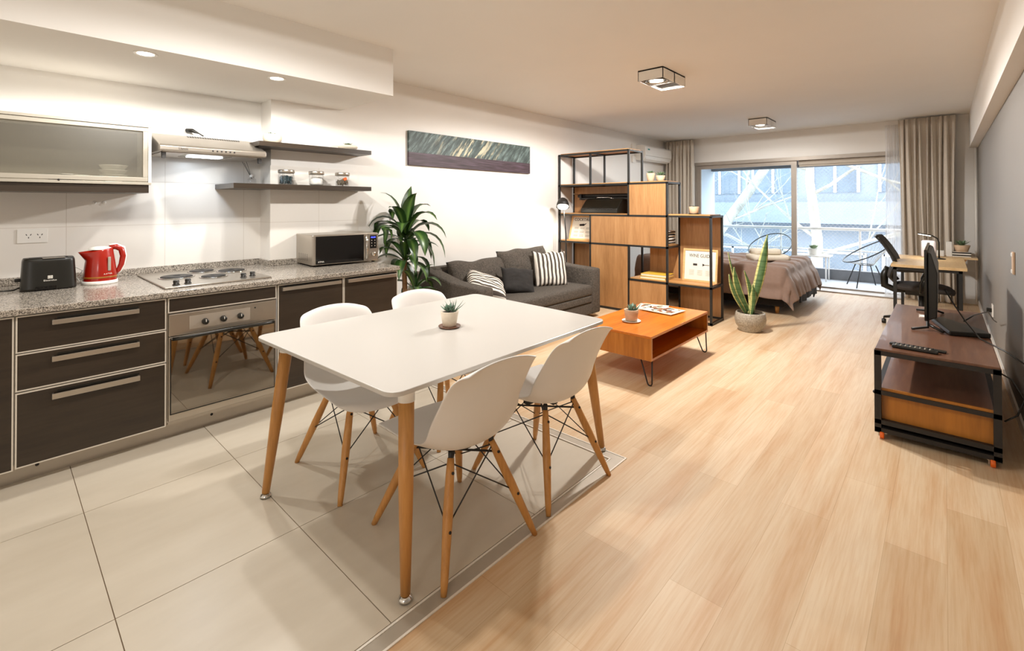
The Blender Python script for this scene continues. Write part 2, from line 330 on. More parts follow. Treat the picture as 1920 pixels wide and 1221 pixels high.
# ---------------------------------------------------------------- geometry helpers
class MB:
    def __init__(s): s.bm = bmesh.new(); s.bm.loops.layers.uv.new('UVMap')
    def box(s, x0, x1, y0, y1, z0, z1, rot=None, bev=0., seg=2):
        x0, x1 = min(x0, x1), max(x0, x1); y0, y1 = min(y0, y1), max(y0, y1); z0, z1 = min(z0, z1), max(z0, z1)
        r = bmesh.ops.create_cube(s.bm, size=1)
        vs = r['verts']; c = Vector(((x0+x1)/2, (y0+y1)/2, (z0+z1)/2))
        for v in vs:
            v.co = Vector((v.co.x*(x1-x0), v.co.y*(y1-y0), v.co.z*(z1-z0)))
        if rot is not None:
            for v in vs: v.co = rot @ v.co
        for v in vs: v.co += c
        if bev > 0:
            es = list({e for v in vs for e in v.link_edges})
            bmesh.ops.bevel(s.bm, geom=es, offset=bev, segments=seg, profile=.5, affect='EDGES', clamp_overlap=True)
        return s
    def tube(s, pts, rad, n=10, cap=True, closed=False):
        pts = [Vector(p) for p in pts]; k = len(pts)
        rs = rad if isinstance(rad, (list, tuple)) else [rad]*k
        rings = []; prev = None
        for i, p in enumerate(pts):
            if closed: d = pts[(i+1) % k]-pts[i-1]
            else: d = pts[min(i+1, k-1)]-pts[max(i-1, 0)]
            d.normalize()
            if prev is None:
                a = Vector((0, 0, 1)) if abs(d.z) < .9 else Vector((1, 0, 0)); a = (a-d*a.dot(d)).normalized()
            else: a = (prev-d*prev.dot(d)).normalized()
            prev = a; b = d.cross(a)
            rings.append([s.bm.verts.new(p+(a*math.cos(2*PI*j/n)+b*math.sin(2*PI*j/n))*rs[i]) for j in range(n)])
        for i in range(k if closed else k-1):
            A, B = rings[i], rings[(i+1) % k]
            for j in range(n):
                fc = s.bm.faces.new((A[j], A[(j+1) % n], B[(j+1) % n], B[j])); fc.smooth = True
        if cap and not closed:
            s.bm.faces.new(list(reversed(rings[0]))); s.bm.faces.new(rings[-1])
        return s
    def lathe(s, prof, c=(0, 0, 0), n=32, sx=1., sy=1., smooth=True, axis='Z'):
        """prof: list of (r,z); closed at r=0 ends"""
        rings = []
        def P(rr, zz, a):
            x, y = rr*math.cos(a)*sx, rr*math.sin(a)*sy
            if axis == 'Z': v = Vector((x, y, zz))
            elif axis == 'X': v = Vector((zz, x, y))
            else: v = Vector((x, zz, y))
            return v+Vector(c)
        for rr, zz in prof:
            if rr <= 1e-6: rings.append([s.bm.verts.new(P(0, zz, 0))])
            else: rings.append([s.bm.verts.new(P(rr, zz, 2*PI*j/n)) for j in range(n)])
        for A, B in zip(rings, rings[1:]):
            for j in range(n):
                a, b = A[j % len(A)], A[(j+1) % len(A)]; c2, d = B[(j+1) % len(B)], B[j % len(B)]
                vs = []
                for q in (a, b, c2, d):
                    if q not in vs: vs.append(q)
                if len(vs) > 2:
                    fc = s.bm.faces.new(vs); fc.smooth = smooth
        if len(rings[0]) > 1 and False: pass
        return s
    def cyl(s, c, rr, h, n=24, r2=None, axis='Z'):
        r2 = rr if r2 is None else r2
        e = min(.0012, h*.2)
        return s.lathe([(0, 0), (rr-e, 0), (rr, e), (r2, h-e), (r2-e, h), (0, h)], c, n, axis=axis)
    def sphere(s, c, rr, n=16, sx=1, sy=1, sz=1):
        prof = [(rr*math.sin(PI*i/10), -rr*sz*math.cos(PI*i/10)) for i in range(11)]
        prof[0] = (0, -rr*sz); prof[-1] = (0, rr*sz)
        return s.lathe(prof, c, n, sx, sy)
    def grid(s, fn, nu, nv, smooth=True, closed_u=False, uv=True):
        uvl = s.bm.loops.layers.uv.active
        V = [[s.bm.verts.new(fn(i/(nu if closed_u else nu-1), j/(nv-1))) for j in range(nv)] for i in range(nu)]
        for i in range(nu if closed_u else nu-1):
            for j in range(nv-1):
                i2 = (i+1) % nu
                fc = s.bm.faces.new((V[i][j], V[i2][j], V[i2][j+1], V[i][j+1])); fc.smooth = smooth
                if uv:
                    for lp, (a, b) in zip(fc.loops, ((i, j), (i+1, j), (i+1, j+1), (i, j+1))):
                        lp[uvl].uv = (a/(nu-1), b/(nv-1))
        return V
    def prism(s, poly, lo, hi, axis='Z', bev=0.):
        """extrude a 2D polygon between lo and hi along axis"""
        def P(a, b, c):
            return Vector((a, b, c)) if axis == 'Z' else (Vector((a, c, b)) if axis == 'Y' else Vector((c, a, b)))
        A = [s.bm.verts.new(P(a, b, lo)) for a, b in poly]; B = [s.bm.verts.new(P(a, b, hi)) for a, b in poly]
        k = len(poly); fs = [s.bm.faces.new(A), s.bm.faces.new(B)]
        for i in range(k): fs.append(s.bm.faces.new((A[i], A[(i+1) % k], B[(i+1) % k], B[i])))
        bmesh.ops.recalc_face_normals(s.bm, faces=fs)
        if bev > 0:
            es = list({e for fc in fs for e in fc.edges}); bmesh.ops.bevel(s.bm, geom=es, offset=bev, segments=2, profile=.5, affect='EDGES', clamp_overlap=True)
        return s
    def leaf(s, base, d, length, width, droop=.6, up=Vector((0, 0, 1)), n=8, fold=.25, twist=0., tipw=.0, belly=.45, stemw=.3, lin_=0.):
        """a blade leaving base along d, bending down by droop"""
        base = Vector(base); d = Vector(d).normalized(); side = d.cross(up)
        if side.length < .01: side = Vector((math.cos(twist), math.sin(twist), 0))
        side.normalize(); nrm = side.cross(d).normalized()
        pts = []; p = base.copy(); dd = d.copy(); st = length/n
        for i in range(n+1):
            pts.append((p.copy(), dd.copy())); 
            dd = (dd+Vector((0, 0, -1))*droop*(i+1)/n*.5).normalized(); p = p+dd*st
        def w(tv):
            a = stemw+(1-stemw)*min(1, tv/belly) if tv < belly else 1-(1-tipw)*((tv-belly)/(1-belly))**1.8
            return max(.02, a)*width/2
        def fn(a, b):
            q = b*n; i = min(n-1, int(q)); fr = q-i
            p = pts[i][0].lerp(pts[i+1][0], fr); dv = pts[i][1]; nn = side.cross(dv).normalized()
            k = (a-.5)*2
            return p+side*k*w(b)+nn*(abs(k)*w(b)*fold)
        s.grid(fn, 5, n+1)
        return s
    def build(s, name, m, parent=None, label=None, smooth=None, solid=0., subsurf=0, bevel=0., loc=None):
        me = bpy.data.meshes.new(name)
        if not s.keepn: bmesh.ops.recalc_face_normals(s.bm, faces=s.bm.faces)
        s.bm.to_mesh(me); s.bm.free()
        if smooth is not None:
            for p in me.polygons: p.use_smooth = smooth
        o = bpy.data.objects.new(name, me); C.collection.objects.link(o)
        for mm in (m if isinstance(m, (list, tuple)) else [m]): me.materials.append(mm)
        if parent is not None: o.parent = parent
        if loc is not None: o.location = loc
        if label: o['label'] = label
        if solid: md = o.modifiers.new('solid', 'SOLIDIFY'); md.thickness = solid; md.offset = 0
        if bevel: md = o.modifiers.new('bevel', 'BEVEL'); md.width = bevel; md.segments = 2; md.limit_method = 'ANGLE'
        if subsurf: md = o.modifiers.new('sub', 'SUBSURF'); md.levels = subsurf; md.render_levels = subsurf
        return o
    keepn = False

def tag(o, label=None, cat=None, group=None, kind=None):
    if label: o['label'] = label
    if cat: o['category'] = cat
    if group: o['group'] = group
    if kind: o['kind'] = kind
    return o
def thing(name, label, cat, loc=(0, 0, 0), rz=0., group=None):
    o = bpy.data.objects.new(name, None); C.collection.objects.link(o); o.empty_display_size = .1
    o.location = loc; o.rotation_euler = (0, 0, rz); return tag(o, label, cat, group)
def struct(name, mb, m, **k):
    return tag(mb.build(name, m, **k), kind='structure')
def box(*a, **k): return MB().box(*a, **k)
def children(o): return [c for c in bpy.data.objects if c.parent == o]
def copy_tree(o, parent=None, loc=None, rz=None, label=None, group=None):
    c = o.copy(); C.collection.objects.link(c)
    if parent is not None: c.parent = parent
    if loc is not None: c.location = loc
    if rz is not None: c.rotation_euler = (0, 0, rz)
    if label: c['label'] = label
    if group: c['group'] = group
    for ch in children(o):
        if ch.type != 'LIGHT': copy_tree(ch, c)
    return c
def text(name, body, size, m, parent, loc, rot, label=None, depth=.0006, align='CENTER', sx=1.):
    cu = bpy.data.curves.new(name, 'FONT'); cu.body = body; cu.size = size; cu.extrude = depth; cu.align_x = align; cu.align_y = 'CENTER'; cu.resolution_u = 3
    t = bpy.data.objects.new(name+'_tmp', cu); C.collection.objects.link(t)
    bpy.context.view_layer.update()
    me = bpy.data.meshes.new_from_object(t.evaluated_get(bpy.context.evaluated_depsgraph_get())); bpy.data.objects.remove(t)
    me.materials.clear(); me.materials.append(m)
    o = bpy.data.objects.new(name, me); C.collection.objects.link(o); o.parent = parent
    o.location = loc; o.rotation_euler = rot; o.scale = (sx, 1, 1)
    if label: o['label'] = label
    return o
RX = (PI/2, 0, PI/2)   # text upright, facing +x
RY = (PI/2, 0, 0)      # text upright, facing -y

# ---------------------------------------------------------------- the room
CZ = 2.67; XK = -4.40; XL = -4.18; YB = -1.9; YW = 9.25; XR = .35; SOF = -3.32; SOZ = 2.29
TX, TY = -1.30, 2.36     # edge of the tiled zone
fl = MB()
fl.box(TX, XR+.1, YB, TY, -.05, 0); fl.box(XK-.1, XR+.1, TY, YW, -.05, 0)
struct('floor', fl, M['planks'])
g = box(XK-.1, TX, YB, TY, -.05, -.002); struct('floor', g, M['grout'])
ti = MB(); xs = [XK, -3.72, -2.9, -2.08, TX-.075]; ys = [YB, -1.58, -.96, -.34, .285, .905, 1.655, TY-.075]
for a, b in zip(xs, xs[1:]):
    for c, d in zip(ys, ys[1:]): ti.box(a+.0016, b-.0016, c+.0016, d-.0016, -.02, .0005)
struct('floor', ti, M['tile'])
st = MB()
for w0, w1, mt in ((0, .008, 'w'), (.008, .062, 'm'), (.062, .070, 'w')):
    s2 = MB(); s2.box(TX-w1, TX-w0, YB, TY-w0, -.01, .002 if mt == 'm' else .004); s2.box(XK, TX-w1, TY-w1, TY-w0, -.01, .002 if mt == 'm' else .004)
    struct('trim_%d' % (1+int(w0*1000) % 7), s2, M['strip_metal' if mt == 'm' else 'strip_white'])
st.bm.free()
struct('ceiling', box(XK-.2, XR+.2, YB-.1, YW+.2, CZ, CZ+.1), M['ceiling'])
struct('ceiling', box(XK, SOF, YB, 2.2, SOZ, CZ), M['ceiling'])          # lowered soffit over the kitchen
wl = MB(); wl.box(XK-.1, XK, YB, 1.573, 0, CZ); wl.box(XK-.1, XL, 1.573, YW, 0, CZ); struct('wall_left', wl, M['wall'])
wt = MB(); wt.box(XK, XK+.006, YB, 1.566, .9, 1.735); wt.box(XK, XL+.006, 1.566, 1.573, .9, 1.735); wt.box(XL, XL+.006, 1.573, 2.37, .9, 1.735)
struct('wall_left', wt, M['walltile'])
struct('wall_right', box(XR, XR+.1, YB, YW, 0, CZ), M['wall_shaded'])
struct('ceiling', box(.265, XR, YB, YW, 2.19, CZ), M['wall'])            # beam along the right wall
struct('wall_back', box(XK-.1, XR+.1, YB-.1, YB, 0, CZ), M['wall'])
wf = MB(); wf.box(XK-.1, -3.60, YW, YW+.2, 0, CZ); wf.box(-.46, XR+.1, YW, YW+.2, 0, CZ); wf.box(-3.60, -.46, YW, YW+.2, 2.21, CZ)
struct('wall_far', wf, M['wall'])
struct('baseboard_right', box(XR-.012, XR, YB, YW, 0, .07), M['white'])
bl = MB(); bl.box(XL, XL+.012, 2.37, YW, 0, .07); struct('baseboard_left', bl, M['white'])
# column / conduit at far right
tag(MB().tube([(.325, 9.17, .02), (.325, 9.17, 2.18)], .016).build('cable_conduit', M['white']), 'white vertical cable conduit in the far right corner of the room', 'conduit')

# ---- sliding window
wr = MB(); X0, X1, XM = -3.60, -.46, -1.90
wr.box(X0, X1, YW-.02, YW+.12, 2.15, 2.21); wr.box(X0, X0+.05, YW, YW+.12, 0, 2.15); wr.box(X1-.03, X1, YW, YW+.12, 0, 2.15)
wr.box(X0, X1, YW-.28, YW+.2, 0, .018); wr.box(X0, X1, YW+.03, YW+.05, .018, .04)
fr = struct('window_1', wr, M['door_frame'])
sl = MB(); sl.box(X0+.04, XM+.04, YW+.02, YW+.06, 2.08, 2.15); sl.box(X0+.04, XM+.04, YW+.02, YW+.06, .03, .11)
sl.box(X0+.05, X0+.11, YW+.02, YW+.06, .11, 2.08); sl.box(XM-.045, XM+.035, YW+.01, YW+.07, .03, 2.13)
sl.build('sliding_sash', M['door_frame'], fr)
box(X0+.1, XM-.02, YW+.037, YW+.043, .1, 2.09).build('glass_pane', M['pane'], fr)

t = thing('roller_blind', 'pale rolled-up blind at the top of the right window opening', 'blind', (-1.17, YW+.10, 2.045))
box(-.68, .68, -.03, .03, .03, .105, bev=.008).build('cassette', M['curtain'], t); box(-.67, .67, -.004, .004, 0, .03).build('blind_fabric', M['curtain'], t)
# ---- balcony
struct('floor', box(-4.1, 0.2, YW+.2, 10.9, -.12, -.02), M['balcony_floor'])
struct('wall_balcony', box(-4.0, -3.8, YW+.2, 10.9, -.1, 2.9), M['balcony_white'])
struct('wall_balcony', box(0.2, .4, YW+.2, 10.9, -.1, 2.9), M['balcony_white'])
struct('ceiling', box(-4.1, .4, YW+.2, 10.9, 2.6, 2.7), M['balcony_white'])
struct('ceiling', box(-4.1, .4, 10.7, 10.9, 2.13, 2.6), M['concrete'])
struct('trim_9', box(-3.8, .2, 10.7, 10.85, -.02, .17), M['concrete'])
t = thing('balcony_railing', 'white metal balcony railing with two rails beyond the sliding window', 'railing', (-1.8, 10.77, .17))
MB().tube([(-2.0, 0, .76), (2.0, 0, .76)], .028).build('top_rail', M['white'], t)
MB().tube([(-2.0, 0, .36), (2.0, 0, .36)], .012).build('lower_rail', M['white'], t)
for x in (-1.95, -.65, .65, 1.95): MB().tube([(x, 0, 0), (x, 0, .76)], .016).build('post', M['white'], t)
nb = MB()
for k in range(-24, 66):
    for sg in (1, -1):
        a = -3.75+k*.07; x0, z0, x1, z1 = a, .17, a+sg*1.95, 2.12
        if sg < 0: x0 += 1.95*0; 
        lo, hi = -3.78, .18
        def clip(x0, z0, x1, z1):
            if x0 < lo and x1 < lo or x0 > hi and x1 > hi: return None
            dx, dz = x1-x0, z1-z0
            ts = [0., 1.]
            for bd in (lo, hi):
                if dx and (x0-bd)*(x1-bd) < 0: ts.append((bd-x0)/dx)
            ts = sorted(ts); best = None
            for ta, tb in zip(ts, ts[1:]):
                xm = x0+dx*(ta+tb)/2
                if lo <= xm <= hi: best = (x0+dx*ta, z0+dz*ta, x0+dx*tb, z0+dz*tb)
            return best
        c = clip(x0, z0, x1, z1)
        if c and abs(c[1]-c[3]) > .02: nb.tube([(c[0], 10.87, c[1]), (c[2], 10.87, c[3])], .0013, 3, cap=False)
tag(nb.build('safety_net', M['wirewhite']), 'diamond mesh safety net stretched above the balcony railing', 'net', kind='stuff')

# ---- outside
def far_building(name, x0, x1, y, z0, z1, m, wins, label, ledges=()):
    t = thing(name, label, 'building', ((x0+x1)/2, y, z0)); cx = (x0+x1)/2
    box(x0-cx, x1-cx, 0, 3, 0, z1-z0).build('wall', m, t)
    for (a, b, c, d) in wins:
        w = box(a-cx, b-cx, -.04, .02, c-z0, d-z0).build('window', M['far_glass'], t)
        fm = MB()
        for k in range(3):
            xx = a-cx+(b-a)*k/2; fm.box(xx-.05, xx+.05, -.1, -.04, c-z0, d-z0)
        fm.box(a-cx, b-cx, -.1, -.04, d-z0-.08, d-z0); fm.build('frame', M['balcony_white'], w)
    for (a, b, c, d) in ledges: box(a-cx, b-cx, -.9, 0, c-z0, d-z0).build('ledge', M['facade2'], t)
    return t
far_building('apartment_building', -15.5, -9.9, 22, -4, 3.7, M['facade'], [(-14.2, -12.0, 1.2, 3.0), (-11.6, -10.3, -2.2, .4)], 'pale plain apartment block seen through the left window pane', [(-15.5, -9.9, .35, .5)])
far_building('apartment_building', -9.8, 3.5, 24, -4, 4.3, M['facade2'], [(-9.0, -7.2, 1.9, 3.8), (-6.6, -4.9, 1.9, 3.8), (-4.2, -2.6, 1.9, 3.8), (-1.9, -.2, 1.9, 3.8), (-9, -6, -2.5, -.6), (-5.4, -2.4, -2.5, -.6), (-1.8, 1.2, -2.5, -.6)],
             'grey apartment block with balconies and window rows behind the bare tree', [(-9.8, 3.5, .6, 1.5), (-9.8, 3.5, -3.2, -2.5)])
tb = MB()
def branch(p, d, L, r0, depth):
    p = Vector(p); d = Vector(d).normalized(); pts = [p.copy()]; n = 5
    for i in range(n):
        d = (d+Vector((random.uniform(-.14, .14), random.uniform(-.1, .1), random.uniform(-.06, .12)))).normalized(); p = p+d*L/n; pts.append(p.copy())
    tb.tube(pts, [r0*(1-.55*i/n) for i in range(n+1)], 7, cap=False)
    if depth > 0:
        for k in range(3 if depth > 1 else 3):
            q = pts[random.randint(2, n)]; dd = (d+Vector((random.uniform(-1, 1), random.uniform(-.5, .5), random.uniform(-.5, .7)))).normalized()
            branch(q, dd, L*random.uniform(.5, .75), r0*.42, depth-1)
t = thing('plane_tree', 'pale leaning tree trunk with bare branches outside the left pane', 'tree', (-5.6, 15, -4))
tb.tube([(-5.9, 15, -4), (-5.75, 15, -1.5), (-5.5, 15, .0), (-4.3, 15, 1.7), (-3.1, 15, 3.5)], [.22, .19, .16, .14, .10], 10)
for q, dd in (((-5.5, 15, 0), (.3, 0, 1)), ((-4.9, 15, .9), (1, .1, .2)), ((-4.3, 15, 1.7), (.1, 0, 1)), ((-5.6, 15, -.5), (1, 0, .25)), ((-3.8, 15, 2.4), (1, 0, .1))): branch(q, dd, 2.0, .042, 2)
o = tb.build('trunk', M['bark'], t); o.location = -Vector(t.location)
tb = MB()
t = thing('plane_tree', 'bare branching tree outside the right window opening', 'tree', (-2.2, 13.0, -4))
tb.tube([(-2.3, 13.0, -4), (-2.25, 13.0, -1), (-2.2, 13.0, .6), (-2.35, 13.0, 2.0), (-2.3, 13.0, 4.2)], [.15, .13, .11, .09, .06], 10)
for q, dd, L in (((-2.2, 13.0, .2), (1, 0, .45), 2.6), ((-2.2, 13.0, .6), (-.8, 0, .6), 1.9), ((-2.35, 13.0, 1.6), (1, 0, .5), 2.4), ((-2.3, 13.0, 2.6), (.9, 0, -.45), 2.6), ((-2.3, 13.0, 2.2), (-1, 0, .3), 1.8), ((-2.25, 13.0, -.8), (1, 0, .35), 2.5), ((-2.25, 13.0, -.4), (-1, 0, .3), 2.2), ((-2.25, 13.0, -1.3), (.9, 0, .3), 2.5)): branch(q, dd, L, .042, 2)
o = tb.build('trunk', M['bark'], t); o.location = -Vector(t.location)
struct('floor', box(-30, 20, 11.2, 40, -4.2, -4), M['concrete'])

# ---------------------------------------------------------------- curtains
def curtain(name, label, x0, x1, y, z0, z1, folds, amp, m, drift=0., flare=1.0, solid=.003):
    mb = MB(); w = x1-x0; ph = random.uniform(0, 6)
    def fn(a, b):
        z = z1+(z0-z1)*b; k = min(1, b*9)
        aa = amp*(.35+.65*k)
        x = x0+w*(a-.5)*(1+(flare-1)*b)+w*.5+drift*b*b
        return Vector((x+.01*math.sin(a*folds*2*PI*.5+3*b), y+aa*math.sin(a*folds*2*PI+ph+.7*math.sin(a*9+b*1.2)*b)+.3*aa*math.sin(a*folds*4.3*PI+b), z))
    mb.grid(fn, folds*14, 26); mb.keepn = True
    o = mb.build(name, m, solid=solid); return tag(o, label, 'curtain')
curtain('curtain', 'taupe pleated curtain left of the window behind the air conditioner', -4.14, -3.56, 9.08, .02, 2.65, 8, .035, M['curtain'])
curtain('curtain', 'long taupe pleated curtain right of the window behind the desk', -.50, .13, 9.05, .02, 2.65, 9, .04, M['curtain'], flare=.9, drift=.03)
curtain('sheer_curtain', 'white sheer curtain edge beside the right taupe curtain', -.66, -.44, 9.17, .02, 2.60, 5, .018, M['sheer'], solid=0, flare=1.2)

# ---------------------------------------------------------------- ceiling lights
def ceiling_light(y, label, glow, lit=2, grp='square ceiling spotlights'):
    t = thing('ceiling_light', label, 'ceiling light', (LX, y, CZ), 0, grp); w, l, h = .125, .25, .1
    hb = MB(); hb.box(-w, w, -l, -l+.006, -h, 0); hb.box(-w, w, l-.006, l, -h, 0); hb.box(-w, -w+.006, -l, l, -h, 0); hb.box(w-.006, w, -l, l, -h, 0)
    hb.box(-w, w, -.01, .01, -h, -.01); hb.box(-w, w, -l, l, -.012, 0)
    for sy in (-1, 1):
        for k in range(4): hb.box(-w, -w+.02, 0, 0, 0, 0) if False else None
    hb.build('housing', M['white'], t)
    for sy in (-.12,):
        MB().lathe([(.105, -.096), (.105, -.092), (.088, -.085), (.088, -.09), (.105, -.096)], (0, sy, 0), 28).build('bezel', M['alu'], t)
        MB().lathe([(.075, -.094), (.082, -.088), (.06, -.03), (.075, -.094)], (0, sy, 0), 28).build('reflector', M['chrome'], t)
        MB().lathe([(0, -.094), (.05, -.092), (.062, -.084), (0, -.076)], (0, sy, 0), 24).build('bulb', glow, t)
    bp = MB(); bp.box(-w+.007, w-.007, -l+.007, -.011, -.075, -.070); bp.box(-w+.007, w-.007, .011, l-.007, -.072, -.068); bp.build('back_plate', M['fixture_dark'], t)
    return t
ceiling_light(4.38, 'white twin square ceiling spotlight above the coffee table', M['bulb'])
ceiling_light(7.82, 'smaller looking white twin ceiling spotlight nearest the window', M['bulb_far'])
ceiling_light(.95, 'white twin ceiling spotlight above the dining table', M['bulb'])
for i, (yy, lb) in enumerate(((.60, 'round recessed downlight above the hob, left one of the soffit'), (1.34, 'round recessed downlight at the right of the kitchen soffit'), (-.2, 'round recessed downlight above the toaster'))):
    t = thing('recessed_downlight', lb, 'downlight', (-3.46, yy, SOZ), 0, 'recessed kitchen downlights')
    MB().lathe([(.042, -.001), (.058, -.004), (.06, 0), (.042, 0), (.042, -.001)], n=28).build('trim_ring', M['white'], t)
    MB().lathe([(0, -.003), (.041, -.002), (.041, 0), (0, 0)], n=24).build('lens', M['bulb'], t)

# ---------------------------------------------------------------- kitchen
XF = -3.385; ZC0, ZC1 = .858, .890; ZB = .112
def front(mb_parent, y0, y1, z0, z1, name, handle, th=.02, label=None):
    """dark slab with aluminium edge, optionally a bar handle"""
    o = box(XF-th, XF, y0+.006, y1-.006, z0+.006, z1-.006).build(name, M['espresso'], mb_parent, label)
    e = MB()
    for a, b, c, d in ((y0, y1, z0, z0+.006), (y0, y1, z1-.006, z1), (y0, y0+.006, z0+.006, z1-.006), (y1-.006, y1, z0+.006, z1-.006)): e.box(XF-th, XF+.001, a, b, c, d)
    e.build('edge_trim', M['edge'], o)
    if handle:
        a, b, zt, hh = handle
        hm = MB(); hm.box(XF+.018, XF+.026, a, b, zt-hh, zt, bev=.0015); hm.box(XF, XF+.02, a, a+.008, zt-hh, zt); hm.box(XF, XF+.02, b-.008, b, zt-hh, zt)
        hm.build('handle', M['steel'], o)
        hs = box(XF-.0005, XF+.0012, a+.02, b, zt-.002, zt+.012).build('handle_recess', M['black'], o)
    return o
t = thing('base_cabinet', 'dark base cabinet with three drawers left of the oven', 'cabinet', (0, 0, 0))
box(XK+.02, XF-.02, .072, .692, ZB, ZC0-.004).build('body', M['white'], t)
front(t, .078, .690, .668, .850, 'drawer', (.206, .560, .815, .024))
front(t, .078, .690, .478, .662, 'drawer', (.206, .562, .628, .026))
front(t, .078, .690, .100, .470, 'drawer', (.207, .565, .438, .028))
t = thing('base_cabinet', 'dark base cabinet at the left edge below the toaster', 'cabinet', (0, 0, 0))
box(XK+.02, XF-.02, -.53, .07, ZB, ZC0-.004).build('body', M['white'], t)
front(t, -.53, .072, .095, .850, 'door', (-.40, -.1, .81, .024))
t = thing('base_cabinet', 'dark single-door base cabinet immediately right of the oven', 'cabinet', (0, 0, 0))
box(XL+.02, XF-.02, 1.318, 1.802, ZB, ZC0-.004).build('body', M['white'], t)
front(t, 1.322, 1.802, .118, .850, 'door', (1.345, 1.775, .832, .024))
t = thing('base_cabinet', 'dark single-door base cabinet at the right end of the counter', 'cabinet', (0, 0, 0))
box(XL+.02, XF-.02, 1.806, 2.284, ZB, ZC0-.004).build('body', M['white'], t)
front(t, 1.806, 2.284, .118, .850, 'door', (1.83, 2.262, .832, .026))
# oven housing + oven
t = thing('oven_housing', 'dark housing cabinet around the built-in oven', 'cabinet', (0, 0, 0))
hb = MB(); hb.box(XK+.02, XF-.02, .696, .704, .11, ZC0-.004); hb.box(XK+.02, XF-.02, 1.306, 1.314, .11, ZC0-.004); hb.box(XK+.02, XF-.02, .704, 1.306, .752, ZC0-.004); hb.box(XK+.02, XF-.02, .704, 1.306, .095, .118)
hb.build('body', M['alu'], t)
front(t, .698, 1.312, .762, .850, 'top_panel', None)
t = thing('built_in_oven', 'stainless steel built-in oven with mirrored glass door', 'oven', (XF, 1.005, .12))
box(-.55, -.02, -.296, .296, .005, .625).build('body', M['black'], t)
box(-.02, .004, -.302, .302, .502, .632, bev=.003).build('control_panel', M['steel'], t)
box(.004, .0048, -.20, .14, .528, .608).build('panel_inset', M['alu'], t)
for yy in (-.118, -.018, .080):
    k = MB().lathe([(0, .026), (.014, .026), (.017, .022), (.019, 0), (0, 0)], (.004, yy, .562), 20, axis='X').build('knob', M['black'], t)
    box(.029, .031, yy-.002, yy+.002, .562, .578).build('pointer', M['logo'], k)
MB().sphere((.005, .17, .60), .005).build('indicator_light', M['black'], t)
dr = box(-.02, .002, -.302, .302, .0, .498, bev=.003).build('oven_door', M['steel'], t)
box(.002, .006, -.292, .292, .045, .488, bev=.0015).build('door_glass', M['oven_glass'], dr)
em = MB()
for a, b, c, d in ((-.296, .296, .040, .046), (-.296, -.291, .046, .49), (.291, .296, .046, .49)): em.box(.002, .0066, a, b, c, d)
em.build('door_glass_edge', M['black'], dr)
hm = MB(); pts = [(.012+.045*math.sin(PI*i/16)**.6, -.285+.57*i/16, .487+.012*math.sin(PI*i/16)) for i in range(17)]
hm.tube(pts, [.011]*17, 10); hm.build('handle', M['black'], dr)
# plinth
t = box(-3.495, -3.475, -.6, 2.27, 0, .092).build('plinth', M['alu']); tag(t, 'grey aluminium plinth running under the kitchen base cabinets', 'plinth')
pm = MB()
for y in (.16, .95, 1.7): pm.sphere((-3.475, y, .06), .008, 10)
pm.build('plinth_screw', M['iron'], t)
# worktop
wm = MB(); wm.box(XK, -3.36, -.62, 1.573, ZC0, ZC1, bev=.004); wm.box(XL, -3.36, 1.565, 2.295, ZC0, ZC1, bev=.004)
wt_ = tag(wm.build('worktop', M['granite']), 'speckled grey granite kitchen worktop', 'worktop')
um = MB(); um.box(XK+.007, XK+.027, -.62, 1.573, ZC1, .94, bev=.003); um.box(XK+.027, XL+.027, 1.545, 1.565, ZC1, .94, bev=.003); um.box(XL+.007, XL+.027, 1.565, 2.295, ZC1, .94, bev=.003)
um.build('upstand', M['granite'], wt_)
# hob
t = thing('electric_hob', 'stainless steel electric hob with four solid plates', 'hob', (-3.90, 1.01, ZC1))
box(-.40, .42, -.31, .31, .001, .011, bev=.004).build('tray', M['steel'], t)
for (x, y, rr) in ((-.03, -.15, .098), (-.23, .05, .082), (.13, .03, .078), (-.09, .21, .092)):
    b = MB().lathe([(rr, .011), (rr+.008, .013), (rr, .016), (rr-.004, .0155)], (x, y, 0), 36).build('burner_ring', M['chrome'], t)
    MB().lathe([(0, .019), (rr*.2, .019), (rr*.24, .022), (rr*.9, .022), (rr-.004, .018), (rr-.004, .011), (0, .011)], (x, y, 0), 36).build('hotplate', M['iron'], b)
for (x, y) in ((.345, -.235), (.325, -.168), (.315, .160), (.285, .228)):
    k = MB().lathe([(.02, .011), (.021, .014), (.015, .016), (.017, .036), (.014, .040), (0, .040)], (x, y, 0), 20).build('knob', M['black'], t)
# toaster
t = thing('toaster', 'black two-slot toaster at the left end of the worktop', 'toaster', (-4.06, .232, ZC1), math.radians(0))
mb = MB()
def tsec(z): 
    k = z/.19; return .125-.010*k, .085-.012*k
def tfn(a, b):
    z = .006+b*.185; hy, hx = tsec(z); e = 5
    th = a*2*PI; c, s_ = math.cos(th), math.sin(th)
    x = hx*math.copysign(abs(c)**(2/e), c); y = hy*math.copysign(abs(s_)**(2/e), s_)
    k = 1-.0*b
    if b > .93: q = (b-.93)/.07; x *= 1-.06*q; y *= 1-.04*q
    return Vector((x, y, z))
V = mb.grid(tfn, 64, 20, closed_u=True); mb.bm.faces.new([v[-1] for v in V]); mb.bm.faces.new([v[0] for v in reversed(V)])
tb_ = mb.build('body', M['black'], t, smooth=True)
sm = MB(); sm.box(-.035, -.012, -.085, .085, .188, .1925); sm.box(.012, .035, -.085, .085, .188, .1925); sm.build('bread_slot', M['iron'], t)
MB().box(-.075, .075, -.03, .07, .1905, .192, bev=.0004).build('top_plate', M['steel'], t)
box(.078, .0875, -.06, .03, .008, .026).build('crumb_tray', M['black_glass'], t)
lm = MB()
lm.box(.0815, .0845, -.009, .013, .070, .088, bev=.001); lm.build('logo', M['logo'], t, 'pale square emblem')
